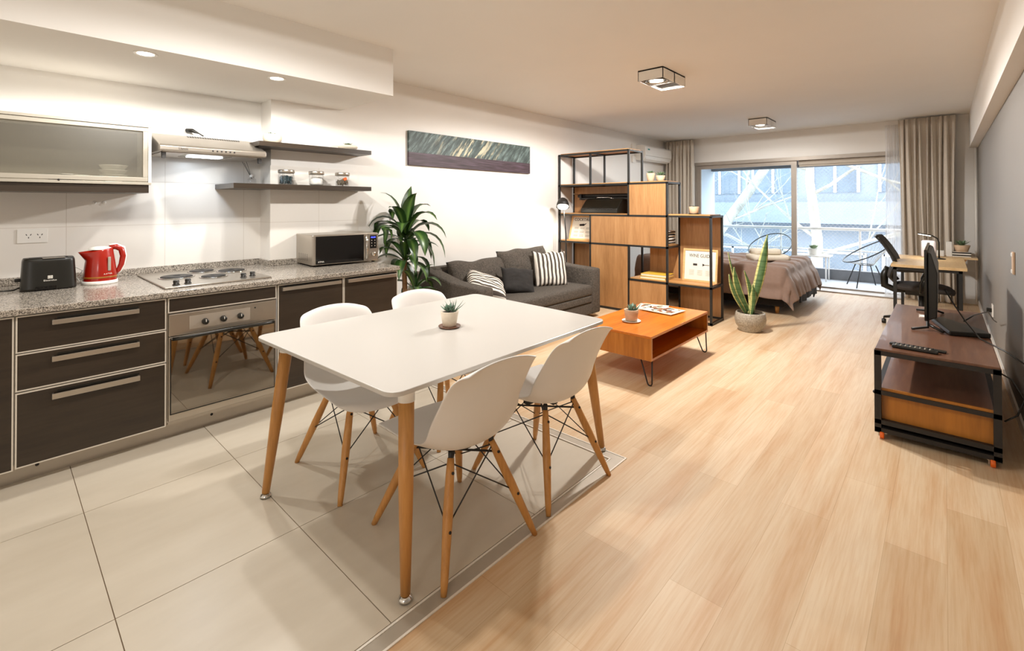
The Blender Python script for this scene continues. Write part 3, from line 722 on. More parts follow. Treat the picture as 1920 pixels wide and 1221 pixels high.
em_ = MB(); em_.box(.0845, .0850, .0012, .0026, .0715, .0865); em_.tube([(.0848, -.001-.0052*math.cos(a_), .079+.0058*math.sin(a_)) for a_ in [-1.2+.3*i_ for i_ in range(9)]], .0006, 4); em_.tube([(.0848, .0048+.0052*math.cos(a_), .079+.0058*math.sin(a_)) for a_ in [-1.2+.3*i_ for i_ in range(9)]], .0006, 4); em_.build('emblem_lines', M['black'], t)
text('logo_text', 'Electrolux', .014, M['logo'], t, (.0845, .002, .060), RX)
box(-.02, 0.01, -.146, -.118, .055, .075, bev=.004).build('lever', M['black'], t)
MB().tube([(-.02, -.12, .02), (.0, -.15, .008), (.02, -.19, .012), (.02, -.215, .012)], .004, 6).build('power_cord', M['black'], t)
box(.005, .035, -.245, -.215, .002, .022, bev=.005).build('plug', M['black'], t)
# kettle
t = thing('electric_kettle', 'red electric kettle with white lid and base beside the toaster', 'kettle', (-4.09, .475, ZC1), math.radians(0))
MB().lathe([(0, 0), (.090, 0), (.092, .004), (.090, .022), (0, .022)], n=40).build('base', M['white'], t)
mb = MB()
def kfn(a, b):
    th = a*2*PI; z = .022+b*.200; rr = .086-.022*b+.004*math.sin(b*PI)
    x, y = rr*math.cos(th), rr*math.sin(th)
    # spout toward -y
    ang = (th+PI/2+PI) % (2*PI)-PI; sp = max(0, (b-.70)/.30)*math.exp(-(ang/.38)**2)
    y -= sp*.045; z2 = z - .018*max(0, math.cos(th+PI/2+PI*0))*0 + .012*b*math.sin(th)
    return Vector((x, y, z2))
V = mb.grid(kfn, 56, 24, closed_u=True); mb.bm.faces.new([v[-1] for v in V]); kb = mb.build('jug', M['red'], t, smooth=True)
MB().lathe([(.060, .222), (.058, .232), (.03, .240), (0, .242)], n=30, sy=1.0).build('lid', M['white'], t)
hm = MB(); hp = [(0, .045, .232), (0, .080, .235), (0, .108, .215), (0, .117, .17), (0, .109, .115), (0, .093, .075), (0, .078, .055)]
hm.tube(hp, [.016, .019, .018, .017, .016, .014, .01], 12).build('handle', M['red'], t)
hm = MB(); hm.tube([(0, y+.012*(1 if i > 1 else 0), z+.014*(1 if i < 3 else 0)) for i, (x, y, z) in enumerate(hp)], [.009]*7, 10).build('handle_cap', M['white'], t)
MB().lathe([(.0862, .040), (.0868, .043), (.0868, .047), (.0858, .050)], n=40).build('gold_band', M['amber'], t, 'thin golden band')
g = MB(); g.box(.070, .078, .028, .046, .085, .175, rot=Matrix.Rotation(math.radians(28), 3, 'Z'), bev=.006); g.build('water_gauge', M['grey_ink'], t)
text('logo_text', 'A ATMA', .013, M['logo'], t, (.0775, .030, .066), (PI/2, 0, PI/2+math.radians(22)))
text('top_text', 'KETTLE', .010, M['logo'], t, (.0695, .027, .203), (PI/2, 0, PI/2+math.radians(22))) if False else None
# cord between toaster and kettle
tag(MB().tube([(-4.25, .36, 1.0), (-4.2, .40, .97), (-4.15, .37, .93), (-4.12, .385, .897), (-4.1, .39, .894)], .0035, 6).build('appliance_cord', M['white']), 'white power cord looping behind the red kettle', 'cord')
# microwave
t = thing('microwave_oven', 'silver microwave with black glass door at the right end of the worktop', 'microwave', (-3.965, 2.06, ZC1), math.radians(-4))
bx = MB(); bx.box(-.205, .17, -.29, .29, .012, .262, bev=.006); bx.build('casing', M['steel'], t)
dr = box(.17, .186, -.288, .190, .018, .258, bev=.004).build('door', M['steel'], t)
box(.186, .189, -.268, .150, .022, .250, bev=.001).build('door_glass', M['black_glass'], dr)
hm = MB(); hm.tube([(.188, .168, .235), (.207, .168, .225), (.212, .168, .14), (.207, .168, .05), (.188, .168, .035)], .011, 10).build('handle', M['chrome'], dr)
text('logo_text', 'ATMA', .019, M['logo'], dr, (.1895, -.225, .040), RX)
cp = box(.17, .186, .192, .288, .018, .258, bev=.003).build('control_panel', M['steel'], t)
box(.186, .1875, .208, .272, .125, .240).build('keypad', M['black_glass'], cp)
text('display', '00:00', .020, M['display'], cp, (.1878, .240, .222), RX)
bm_ = MB()
for r_ in range(3):
    for c_ in range(2): bm_.cyl((.1875, .225+.03*c_, .195-.024*r_), .005, .0006, 10, axis='X')
bm_.build('buttons', M['grey_ink'], cp)
MB().lathe([(0, .022), (.018, .022), (.020, .018), (.022, 0), (0, 0)], (.186, .240, .075), 24, axis='X').build('dial', M['chrome'], cp)
vm = MB()
for c_ in range(5):
    for r_ in range(5): vm.box(-.13+.045*c_, -.112+.045*c_, -.2906, -.2898, .045+.012*r_, .050+.012*r_)
vm.build('side_vents', M['black'], t)
fm = MB(); [fm.cyl((x, y, 0), .012, .013) for x in (-.15, .14) for y in (-.26, .26)]; fm.build('feet', M['black'], t)
# wall cabinet
XU = -4.0
t = thing('wall_cabinet', 'white-framed wall cabinet with frosted glass flap door', 'cabinet', (0, 0, 0))
cb = MB(); y0, y1 = -.55, .728
cb.box(XK+.008, XU-.02, y0, y1, 1.925, 1.945); cb.box(XK+.008, XU-.02, y0, y1, 1.54, 1.556); cb.box(XK+.008, XU, y1-.016, y1, 1.54, 1.945); cb.box(XK+.008, XU-.02, y0, y0+.016, 1.54, 1.945); cb.build('body', M['white'], t); box(XK+.008, XK+.016, y0+.016, y1-.016, 1.556, 1.925).build('back_panel', M['cab_back'], t)
fm = MB(); a, b = y0, y1-.018
for q in ((a, b, 1.900, 1.925), (a, b, 1.560, 1.588), (b-.028, b, 1.588, 1.900), (a, a+.028, 1.588, 1.900)): fm.box(XU-.02, XU, *q, bev=.002)
fm.box(XU-.022, XU+.003, y0, y1, 1.928, 1.946, bev=.002); fm.box(XU-.022, XU+.003, y0, y1, 1.538, 1.556, bev=.002)
d = fm.build('door_frame', M['cab_frame'], t); box(XU-.014, XU-.010, a+.03, b-.03, 1.59, 1.90).build('frosted_pane', M['frosted'], d)
MB().sphere((XU+.003, .27, 1.558), .006).build('lock', M['iron'], d)
box(XK+.008, XU-.012, y0, y1-.012, 1.484, 1.537).build('lower_panel', M['espresso'], t)
pl0 = None
for k in range(3):
    o = MB().lathe([(0, 0), (.06, 0), (.118, .016), (.12, .019), (.062, .006), (0, .005)], (0, 0, 0), 36).build('plate', M['ceramic']); o.location = (-4.13, .31, 1.557+.010*k)
    tag(o, ('bottom', 'middle', 'top')[k]+' white plate of the stack behind the frosted cabinet glass', 'plate', 'plates in the wall cabinet')
for k in range(3):
    o = MB().lathe([(0, 0), (.045, 0), (.076, .045), (.078, .048), (.072, .046), (.04, .006), (0, .005)], (0, 0, 0), 36).build('bowl', M['ceramic']); o.location = (-4.13, .545, 1.557+.032*k)
    tag(o, ('bottom', 'middle', 'top')[k]+' white bowl of the stack behind the frosted cabinet glass', 'bowl', 'bowls in the wall cabinet')
# range hood
t = thing('range_hood', 'slim stainless steel range hood above the hob', 'range hood', (XK+.008, 1.09, 1.778))
hy0, hy1 = -.335, .345; D = .49
hm = MB(); hm.prism([(0, .145), (.17, .145), (D-.012, .040), (D, .028), (D, .0), (D-.005, -.008), (0, -.004)], hy0, hy1, axis='Y')
hood = hm.build('canopy', M['steel'], t, bevel=.004)
um = MB(); um.box(.02, D-.03, hy0+.02, hy1-.02, -.014, -.003); um.build('underside_filter', M['alu'], t)
um = MB(); um.box(.20, D-.05, -.17, .12, -.018, -.013, bev=.002); um.build('lamp_cover', M['frosted'], t)
box(.25, .36, -.13, .08, -.023, -.018).build('lamp_tube', M['hood_led'], t)
for yy in (hy0+.02, hy1-.045):
    MB().prism([(D-.07, -.005), (D-.035, -.005), (D-.03, -.055), (D-.055, -.055)], yy, yy+.022, axis='Y').build('side_clip', M['iron'], t)
vm = MB()
ang = math.atan2(-.105, D-.18); R_ = Matrix.Rotation(-ang, 3, 'Y')
for k in range(22):
    yy = -.11+.0165*k; vm.box(.180, .215, yy, yy+.007, .1365, .1385, rot=R_)
vm.build('vent_slots', M['black'], t)
bm_ = MB(); [bm_.cyl((D-.002, -.02+.028*k, .014), .006, .005, 10, axis='X') for k in range(6)]; bm_.build('buttons', M['iron'], t)
text('logo_text', 'Llanos', .022, M['print'], t, (D+.001, -.20, .014), RX)
# hood cord with plug, socket
t = thing('wall_socket', 'small white wall socket above the range hood', 'socket', (XK+.001, 1.04, 2.0))
box(0, .008, -.04, .04, -.06, .06, bev=.003).build('plate', M['white'], t)
tag(MB().tube([(XK+.02, 1.02, 1.985), (XK+.05, 1.05, 1.985), (XK+.07, 1.09, 1.965), (XK+.075, 1.12, 1.945)], [.018, .016, .005, .005], 8).build('power_plug', M['black']), 'black plug and cord of the range hood above it', 'plug')
# sockets below
t = thing('wall_socket', 'white double wall socket above the toaster', 'socket', (XK+.007, .178, 1.20))
box(0, .008, -.075, .068, -.045, .047, bev=.003).build('plate', M['white'], t)
for yy in (-.022, .030):
    sm = MB(); 
    sm.box(.0079, .0085, yy-.012, yy-.008, .004, .014, rot=Matrix.Rotation(.5, 3, 'X')); sm.box(.0079, .0085, yy+.008, yy+.012, .004, .014, rot=Matrix.Rotation(-.5, 3, 'X')); sm.box(.0079, .0085, yy-.002, yy+.002, -.014, -.005)
    sm.build('socket_holes', M['black'], t)
for yy, lb in ((.48, 'left small white adhesive hook on the kitchen tiles'), (.53, 'right small white adhesive hook on the kitchen tiles')):
    o = MB().lathe([(0, .006), (.009, .006), (.012, .002), (.012, 0), (0, 0)], (0, 0, 0), 16, axis='X').tube([(.006, 0, 0), (.014, 0, -.004), (.016, 0, -.012), (.010, 0, -.016)], .002, 6).build('wall_hook', M['white']); o.location = (XK+.006, yy, 1.42)
    tag(o, lb, 'hook', 'white tile hooks')
# floating shelves
sm = MB(); sm.prism([(XK+.007, 1.22), (-3.95, 1.22), (-3.95, 2.38), (XL+.007, 2.38), (XL+.007, 1.567), (XK+.007, 1.567)], 1.53, 1.568)
tag(sm.build('floating_shelf', M['espresso']), 'lower dark floating shelf holding three glass jars', 'shelf', 'dark kitchen wall shelves')
sm = MB(); sm.prism([(XK+.007, 1.40), (-3.95, 1.40), (-3.95, 2.38), (XL+.001, 2.38), (XL+.001, 1.572), (XK+.007, 1.572)], 1.868, 1.905)
tag(sm.build('floating_shelf', M['espresso']), 'upper dark floating shelf with two small potted succulents', 'shelf', 'dark kitchen wall shelves')

def rosette(mb, c, n, L, w, rise=.5, th=.006, seed=0, narrow=False):
    rnd = random.Random(seed); c = Vector(c)
    for i in range(n):
        a = i*2.399963; k = i/n; el = .25+rise*(1-k)*1.1
        el = .35+(1.25-.35)*(1-k)*rise*1.4; el = min(1.45, el)
        d = Vector((math.cos(a)*math.cos(el), math.sin(a)*math.cos(el), math.sin(el))); l = L*(.65+.5*k)*rnd.uniform(.85, 1.1)
        side = d.cross(Vector((0, 0, 1))).normalized(); nn = side.cross(d).normalized()
        def fn(aa, b, d=d, side=side, nn=nn, l=l):
            ww = w*(.55+.9*b) if b < .5 else w*1.0*max(.03, (1-((b-.5)/.5)**2))
            if narrow: ww = w*max(.05, 1-b**1.5)
            t_ = aa*2*PI
            return c+d*(l*b)+side*math.cos(t_)*ww*.5+nn*(math.sin(t_)*th*.5*max(.1, 1-b*b)+.10*l*b*b)
        mb.grid(fn, 8, 7, closed_u=True)
    return mb
def potted(name, label, loc, pot_prof, pot_mat, leaf_mat, leaf_fn, saucer=None, soil_r=.04, soil_z=.06, cat='potted plant', group=None, rz=0, saucer_mat=None):
    t = thing(name, label, cat, loc, rz, group)
    MB().lathe(pot_prof, n=36).build('pot', pot_mat, t)
    MB().lathe([(0, soil_z+.002), (soil_r, soil_z)], n=24).build('soil', M['soil'], t)
    mb = MB(); leaf_fn(mb); mb.build('leaves', leaf_mat, t)
    if saucer: MB().lathe(saucer, n=36).build('saucer', saucer_mat or pot_mat, t)
    return t
def potprof(r0, r1, h, th=.006, base=0.): return [(0, base), (r0-.003, base), (r0, base+.003), (r1, base+h-.002), (r1-.002, base+h), (r1-th, base+h), (r1-th-.001, base+h-.012), (0, base+h-.014)]
potted('potted_succulent', 'cream round bowl pot with green succulent at the left of the upper shelf', (-4.10, 1.555, 1.905), [(0, 0), (.045, 0), (.052, .004), (.070, .03), (.072, .055), (.066, .078), (.060, .078), (.058, .066), (0, .064)], M['cream_pot'], M['succulent'], lambda m: rosette(m, (0, 0, .066), 26, .042, .016, seed=1), soil_r=.057, soil_z=.067)
potted('potted_succulent', 'flat cream bowl with succulent at the right of the upper shelf', (-4.10, 2.225, 1.905), [(0, 0), (.045, 0), (.055, .003), (.085, .024), (.088, .034), (.082, .044), (.045, .052), (.04, .044), (0, .042)], M['cream_pot'], M['succulent'], lambda m: rosette(m, (0, 0, .046), 18, .045, .015, rise=.3, seed=2), soil_r=.04, soil_z=.045)
def jar(label, y, fill_fn, fm):
    t = thing('glass_jar', label, 'jar', (-4.07, y, 1.568), 0, 'glass jars on the kitchen shelf')
    MB().lathe([(0, .002), (.055, .002), (.060, .012), (.062, .085), (.060, .098), (.058, .098), (.059, .085), (.057, .014), (.052, .006), (0, .006)], n=32).build('glass_body', M['glass'], t)
    MB().lathe([(0, .126), (.062, .126), (.065, .123), (.065, .100), (.062, .098), (0, .098)], n=32).build('lid', M['steel'], t, 'copper toned metal lid')
    mb = MB(); fill_fn(mb); mb.build('contents', fm, t); return t
def beads(mb, n=46, r_=.010, top=.07, sd=3):
    rn = random.Random(sd)
    for i in range(n):
        a = rn.uniform(0, 2*PI); q = .042*math.sqrt(rn.random()); mb.box(-r_, r_, -r_*.5, r_*.5, -r_*.6, r_*.6)
        R_ = Matrix.Rotation(rn.uniform(0, 3), 3, 'X') @ Matrix.Rotation(rn.uniform(0, 3), 3, 'Z')
        for v in list(mb.bm.verts)[-8:]: v.co = R_ @ v.co+Vector((q*math.cos(a), q*math.sin(a), .015+rn.random()*(top-.015)))
M['teabags'] = plain('dark_wrappers', '#2c4248', .3, var=.5, scale=60)
M['mixed'] = plain('mixed_packets', '#6e6250', .5, var=.4, scale=50)
jar('glass jar with dark tea packets, leftmost of the three jars', 1.655, lambda m: beads(m, 60, .011, .075), M['teabags'])
jar('glass jar half full of white sugar, middle of the three jars', 1.912, lambda m: m.lathe([(0, .008), (.050, .008), (.053, .02), (.050, .055), (.035, .066), (0, .070)], n=24), M['ceramic'])
t = jar('glass jar with small packets and an orange one, rightmost of the three jars', 2.155, lambda m: beads(m, 34, .011, .06, 5), M['mixed'])
MB().box(.030, .050, -.012, .02, .055, .08, rot=Matrix.Rotation(.5, 3, 'X'), bev=.003).build('orange_packet', M['orange_plastic'], t)
t = thing('reed_diffuser', 'small glass reed diffuser with dark sticks at the left end of the lower shelf', 'diffuser', (-4.28, 1.46, 1.568))
MB().lathe([(0, 0), (.03, 0), (.032, .006), (.032, .05), (.013, .062), (.013, .066)], n=24).build('bottle', M['glass'], t)
MB().lathe([(.016, .064), (.017, .068), (.017, .084), (.014, .086), (0, .086)], n=20).build('cap', M['white'], t)
rm = MB(); rm.tube([(0, 0, .05), (.02, -.05, .19)], .0015, 5); rm.tube([(0, 0, .05), (-.01, -.07, .19)], .0015, 5); rm.tube([(0, 0, .05), (.01, -.062, .18)], .0015, 5); rm.build('reeds', M['iron'], t)

# ---------------------------------------------------------------- dining table
t = thing('dining_table', 'white rectangular dining table with round tapered wooden legs', 'table', (-1.95, 1.61, 0), 0)
cr = [(-2.515, .872), (-1.388, .915), (-1.403, 2.325), (-2.525, 2.372)]
poly = []
for i in range(4):
    p = Vector(cr[i]); a = (Vector(cr[i-1])-p).normalized(); b = (Vector(cr[(i+1) % 4])-p).normalized(); rr = .055
    c_ = p+a*rr+b*rr
    for k in range(9):
        q = k/8; 
        pt = c_+(-b*rr)*math.cos(q*PI/2)+(-a*rr)*math.sin(q*PI/2); poly.append((pt.x+1.95, pt.y-1.61))
mb = MB(); mb.prism(poly, .737, .755, bev=.003); mb.build('tabletop', M['white_matte'], t)
mb = MB(); mb.box(-.44, .44, -.60, -.57, .69, .735); mb.box(-.44, .44, .57, .60, .69, .735); mb.box(-.45, -.42, -.6, .6, .69, .735); mb.box(.42, .45, -.6, .6, .69, .735); mb.build('under_frame', M['white'], t)
for (tx, ty, fx, fy) in ((-2.40, .985, -2.412, .888), (-1.475, 1.035, -1.417, .990), (-1.495, 2.235, -1.452, 2.345), (-2.42, 2.26, -2.455, 2.36)):
    a = Vector((tx+1.95, ty-1.61, .737)); b = Vector((fx+1.95, fy-1.61, .022)); dd = b-a
    l = MB().tube([a+dd*.075, a+dd*.5, b], [.029, .027, .0175], 20).build('leg', M['beech'], t)
    MB().tube([a, a+dd*.02, a+dd*.085], [.034, .032, .0305], 20).build('socket', M['white'], l)
    MB().lathe([(0, 0), (.016, 0), (.025, .006), (.025, .012), (.012, .022), (0, .024)], (fx+1.95, fy-1.61, 0), 20).build('glide', M['chrome'], l)

# ---------------------------------------------------------------- shell chairs
def make_chair():
    t = thing('dining_chair', 'x', 'chair', (0, 0, 0), 0, 'white shell dining chairs')
    # local +x = forward. rows front lip -> back top: (x, z, halfwidth, side rise, side forward)
    rows = [(.290, .402, .120, .000, -.030), (.285, .412, .175, .001, -.050), (.270, .430, .212, .003, -.048), (.225, .442, .236, .010, -.01), (.14, .438, .244, .026, 0), (.05, .426, .246, .042, 0), (-.04, .417, .246, .058, 0),
            (-.115, .418, .244, .072, .008), (-.170, .435, .240, .074, .028), (-.203, .475, .236, .062, .048), (-.224, .53, .231, .042, .058), (-.242, .59, .227, .022, .055), (-.258, .65, .223, .008, .045),
            (-.275, .71, .219, -.002, .033), (-.294, .762, .212, -.012, .022), (-.310, .797, .198, -.024, .012), (-.326, .813, .172, -.034, .004)]
    def sm(k, b):
        q = b*(len(rows)-1); i = min(len(rows)-2, int(q)); fr = q-i
        p = [rows[max(0, i-1)][k], rows[i][k], rows[i+1][k], rows[min(len(rows)-1, i+2)][k]]
        return .5*((2*p[1])+(-p[0]+p[2])*fr+(2*p[0]-5*p[1]+4*p[2]-p[3])*fr**2+(-p[0]+3*p[1]-3*p[2]+p[3])*fr**3)
    mb = MB(); mb.keepn = True
    def fn(a, b):
        k = (a-.5)*2; x, z, w, rz, fx = (sm(i, b) for i in range(5)); e = abs(k)**2.2
        return Vector((x+fx*e, w*math.copysign(abs(k)**.95, k), z+rz*e))
    mb.grid(fn, 29, 40); mb.build('seat_shell', M['shell'], t, solid=.007, subsurf=1)
    tops = {}
    for sx in (1, -1):
        for sy in (1, -1):
            a = Vector((.115*sx-.01, .105*sy, .395)); b = Vector((.255*sx, .234*sy, .0)); dd = b-a
            pts = [a, a+dd*.12, a+dd*.45, a+dd*.9, b]; tops[(sx, sy)] = (a, dd)
            l = MB().tube(pts, [.0135, .0165, .0195, .014, .011], 14).build('leg', M['beech'], t)
            bm2 = MB(); d2 = dd.normalized()
            for q in (.12, .56): 
                c_ = a+dd*q; nrm = Vector((sx, 0, 0)); nrm = (nrm-d2*nrm.dot(d2)).normalized(); bm2.tube([c_+nrm*.012, c_+nrm*.0195], .006, 8)
            bm2.build('bolt', M['iron'], l)
    fm = MB()
    def P(s, q): a, dd = tops[s]; return a+dd*q
    for s1, s2 in (((1, 1), (1, -1)), ((-1, 1), (-1, -1)), ((1, 1), (-1, 1)), ((1, -1), (-1, -1))):
        fm.tube([P(s1, .04), P(s2, .53)], .0028, 6); fm.tube([P(s2, .04), P(s1, .53)], .0028, 6)
    for s1, s2 in (((1, 1), (-1, -1)), ((1, -1), (-1, 1))): fm.tube([P(s1, .12), P(s2, .12)], .005, 6)
    fm.box(-.10, .08, -.016, .016, .385, .40); fm.box(-.016, .016, -.11, .11, .385, .40)
    for s in tops: a = tops[s][0]; fm.tube([a+Vector((0, 0, .028)), a-Vector((0, 0, .018))], .011, 10)
    fm.build('wire_brace', M['black_metal'], t)
    return t
ch = make_chair(); ch.location = (-1.575, 1.345, 0); ch.rotation_euler = (0, 0, PI-math.radians(4.5)); ch.scale = (1, 1, 1)
ch['label'] = 'white shell chair with its back to the camera, nearest to the planks border'
copy_tree(ch, None, (-1.570, 1.940, 0), PI-math.radians(4), 'white shell chair on the plank side, closer to the coffee table')
copy_tree(ch, None, (-2.335, 1.340, 0), -math.radians(3), 'white shell chair on the kitchen side facing the oven end of the table')
copy_tree(ch, None, (-2.375, 1.955, 0), -math.radians(3), 'white shell chair on the kitchen side beside the tall leafy plant')
for o in list(bpy.data.objects):
    if o.name.startswith('dining_chair'): o.scale = (1.04, 1.0, 1.0)

potted('potted_succulent', 'small pale pot with spiky succulent on a wooden saucer on the dining table', (-1.93, 1.625, .755), potprof(.036, .048, .078, base=.008), M['cream_pot'], M['succulent2'],
       lambda m: (rosette(m, (-.006, -.004, .082), 14, .055, .020, rise=.8, seed=4), rosette(m, (.018, .01, .08), 12, .085, .005, rise=.95, seed=5, narrow=True)), saucer=[(0, .001), (.05, .001), (.058, .006), (.058, .010), (.05, .008), (0, .008)], soil_r=.042, soil_z=.078, saucer_mat=M['walnut'])

# ---------------------------------------------------------------- coffee table
t = thing('coffee_table', 'orange-stained wooden coffee table with open shelf and hairpin legs', 'coffee table', (-1.985, 3.98, 0))
hx, hy = .325, .585
box(-hx, hx, -hy, hy, .367, .387, bev=.002).build('tabletop', M['orange'], t)
mb = MB(); mb.box(-hx, hx, -hy+.02, hy-.02, .198, .216); mb.build('lower_shelf', M['orange'], t)
for s_ in (-1, 1): box(-hx, hx, s_*hy-(.02 if s_ > 0 else 0), s_*hy+(.02 if s_ < 0 else 0), .198, .367).build('side_panel', M['orange_z'], t)
mb = MB(); mb.box(-.008, .008, -hy+.02, hy-.02, .216, .367); mb.build('divider_panel', M['orange'], t)
for sx in (-1, 1):
    for sy in (-1, 1):
        x, y = sx*(hx-.03), sy*(hy-.06)
        fx, fy = sx*(hx-.005), sy*(hy-.02)
        MB().tube([(fx-sx*.105, fy-sy*.02, .198), (fx-sx*.040, fy-sy*.004, .022), (fx-sx*.032, fy-sy*.002, .008), (fx-sx*.020, fy, .0055), (fx-sx*.008, fy, .008), (fx, fy, .022), (fx-sx*.004, fy-sy*.01, .198)], .0055, 8).build('hairpin_leg', M['iron'], t)
potted('potted_succulent', 'speckled clay pot with small aloe on a white saucer on the orange coffee table', (-2.01, 3.735, .387), potprof(.050, .062, .095, base=.010), M['terracotta'], M['succulent2'],
       lambda m: (rosette(m, (0, 0, .095), 9, .075, .026, rise=.8, th=.012, seed=8), rosette(m, (.03, .02, .095), 5, .09, .018, rise=.9, th=.01, seed=9, narrow=True)), saucer=[(0, .001), (.065, .001), (.080, .008), (.080, .011), (.066, .006), (0, .009)], soil_r=.055, soil_z=.094, saucer_mat=M['ceramic'])
def magazine(label, loc, rz, w=.30, l=.24):
    t = thing('magazine', label, 'magazine', loc, rz, 'magazines on the coffee table')
    box(-w/2, w/2, -l/2, l/2, 0, .006, bev=.001).build('pages', M['cream_pages'], t)
    box(-w/2+.03, w/2-.03, -l/2+.025, l/2-.025, .006, .0066).build('cover_picture', M['mag'], t); return t
magazine('open magazine with colourful cover lying beneath the other on the coffee table', (-2.12, 4.36, .387), .3, .28, .30)
magazine('cream-bordered magazine lying on top of the other on the coffee table', (-2.00, 4.30, .3945), -.12, .36, .26)

# ---------------------------------------------------------------- sofa
SX0, SX1, SY0, SY1 = XL+.02, -3.20, 3.06, 5.16
t = thing('sofa', 'charcoal tweed three-seat sofa against the left wall', 'sofa', (SX0, SY0, 0)); L_ = SY1-SY0; D_ = SX1-SX0
def soft(mb, x0, x1, y0, y1, z0, z1, r_=.03): return mb.box(x0, x1, y0, y1, z0, z1, bev=r_, seg=4)
mb = MB(); soft(mb, .04, D_-.01, .04, L_-.04, .055, .20, .015); soft(mb, .04, D_+.004, .20, L_-.20, .205, .285, .012); mb.build('base', M['sofa'], t, smooth=True)
mb = MB(); soft(mb, .16, D_+.01, .185, L_-.185, .285, .415, .035); mb.build('seat_cushion', M['sofa'], t, smooth=True)
for s_, nm in ((0, 'l'), (1, 'r')):
    a = 0 if s_ == 0 else L_-.19
    mb = MB(); mb.prism([(.02, .05), (D_, .05), (D_, .605), (D_*.55, .625), (.02, .735 if s_ == 0 else .69)], a, a+.19, axis='Y', bev=.025); o = mb.build('armrest', M['sofa'], t, smooth=True)
mb = MB(); soft(mb, 0, .17, .10, L_-.10, .05, .73, .05); mb.build('backrest', M['sofa'], t, smooth=True)
def cushion(w, h, th, n=26, pinch=.07, sag=0., seed=0):
    mb = MB(); rn = random.Random(seed); off = rn.uniform(0, 50)
    for sgn in (1, -1):
        def fn(a, b, sgn=sgn):
            u_, v_ = a*2-1, b*2-1
            x = w/2*u_*(1-pinch*(1-v_*v_)*abs(u_)**2); y = h/2*v_*(1-pinch*(1-u_*u_)*abs(v_)**2)
            k = max(0, (1-u_**4)*(1-v_**4))**.55
            y += .035*h*noise.noise(Vector((u_*1.7+off, v_, 7.)))*2*abs(v_)
            z = sgn*th/2*k*(1+.16*noise.noise(Vector((u_*2+off, v_*2, sgn*3.))))+.006*noise.noise(Vector((u_*4+off, v_*5, sgn)))*k
            return Vector((x, y, z))
        mb.grid(fn, n, n)
    bmesh.ops.remove_doubles(mb.bm, verts=mb.bm.verts, dist=.0008)
    return mb
def place_cushion(mb, name, m, parent, loc, normal, upv, roll_=0., label=None, cat=None, group=None):
    nz = Vector(normal).normalized(); y_ = Vector(upv); y_ = (y_-nz*y_.dot(nz)).normalized(); x_ = y_.cross(nz)
    Mx = Matrix((x_, y_, nz)).transposed() @ Matrix.Rotation(roll_, 3, 'Z')
    o = mb.build(name, m, parent, smooth=True); o.location = loc; o.rotation_euler = Mx.to_euler()
    if cat: tag(o, label, cat, group)
    return o
place_cushion(cushion(.88, .46, .20, seed=1, pinch=.03), 'back_cushion', M['sofa'], t, (.27, .66, .560), (1, 0, .30), (0, 0, 1), 0)
place_cushion(cushion(.86, .50, .22, seed=2, pinch=.04), 'back_cushion', M['sofa'], t, (.30, 1.42, .615), (1, -.05, .34), (0, 0, 1), .03)
place_cushion(cushion(.46, .44, .15, seed=3), 'throw_pillow', M['stripe'], None, (-3.60, 3.53, .545), (.42, .10, .9), (.738, .674, 0), .12, 'striped throw pillow leaning on the near armrest of the sofa', 'pillow', 'striped sofa pillows')
place_cushion(cushion(.40, .32, .13, seed=4), 'throw_pillow', M['charcoal'], None, (-3.58, 4.02, .535), (.8, -.35, .55), (0, .1, 1), -.06, 'black throw pillow in the middle of the sofa', 'pillow')
place_cushion(cushion(.46, .44, .15, seed=5), 'throw_pillow', M['stripe'], None, (-3.60, 4.64, .605), (.85, -.40, .30), (0, 0, 1), -.04, 'upright striped throw pillow at the far armrest of the sofa', 'pillow', 'striped sofa pillows')

# painting
t = thing('wall_painting', 'long narrow canvas of a stormy grey sea above the sofa', 'painting', (XL+.002, 3.925, 2.003))
o = box(0, .03, -.985, .985, -.182, .182, bev=.002).build('canvas', M['painting'], t)

# ---------------------------------------------------------------- dracaena
t = thing('dracaena_plant', 'tall corn plant with striped drooping leaves between counter and sofa', 'potted plant', (-3.86, 2.69, 0))
MB().lathe(potprof(.12, .155, .28, .012), n=32).build('pot', M['white'], t)
MB().lathe([(0, .262), (.14, .26)], n=24).build('soil', M['soil'], t)
MB().tube([(0, .0, .25), (.01, -.005, .5), (-.01, 0, .8), (0, .01, 1.0)], [.026, .025, .023, .02], 12).build('cane', M['trunk'], t)
MB().tube([(.05, .05, .25), (.06, .07, .45), (.05, .08, .6)], [.018, .017, .014], 10).build('cane', M['trunk'], t)
fm = MB(); rn = random.Random(11)
def crown(c, n, L0, L1, el0, el1, w, droop, ph=0.):
    for i in range(n):
        a = ph+i*2.4+rn.uniform(-.25, .25); k = i/max(1, n-1); el = el1+(el0-el1)*k
        d = Vector((math.cos(a)*math.cos(el), math.sin(a)*math.cos(el), math.sin(el)))
        fm.leaf(Vector(c)+Vector((math.cos(a)*.015, math.sin(a)*.015, .05*k)), d, L0+(L1-L0)*rn.random(), w*rn.uniform(.85, 1.15), droop*rn.uniform(.7, 1.25)*(1-.45*k), n=9, fold=.3, belly=.5, stemw=.28)
crown((0, .01, 1.10), 15, .36, .50, 1.5, .55, .125, 1.5)
crown((0, .01, 1.04), 10, .38, .56, .85, .25, .098, 1.5, 1.0)
crown((0, .0, .84), 12, .28, .40, 1.25, .2, .105, 1.3, .5)
crown((.05, .08, .56), 10, .26, .36, 1.3, .4, .085, 1.0, .9)
for v in fm.bm.verts:
    v.co.x = max(v.co.x, XL+3.86+.012+.01*abs(math.sin(v.co.y*30)))
    if v.co.z < 1.18 and v.co.y+2.69 < 2.44: v.co.y = 2.44-2.69+.01*math.sin(v.co.z*40)
fm.build('foliage', M['drac'], t)
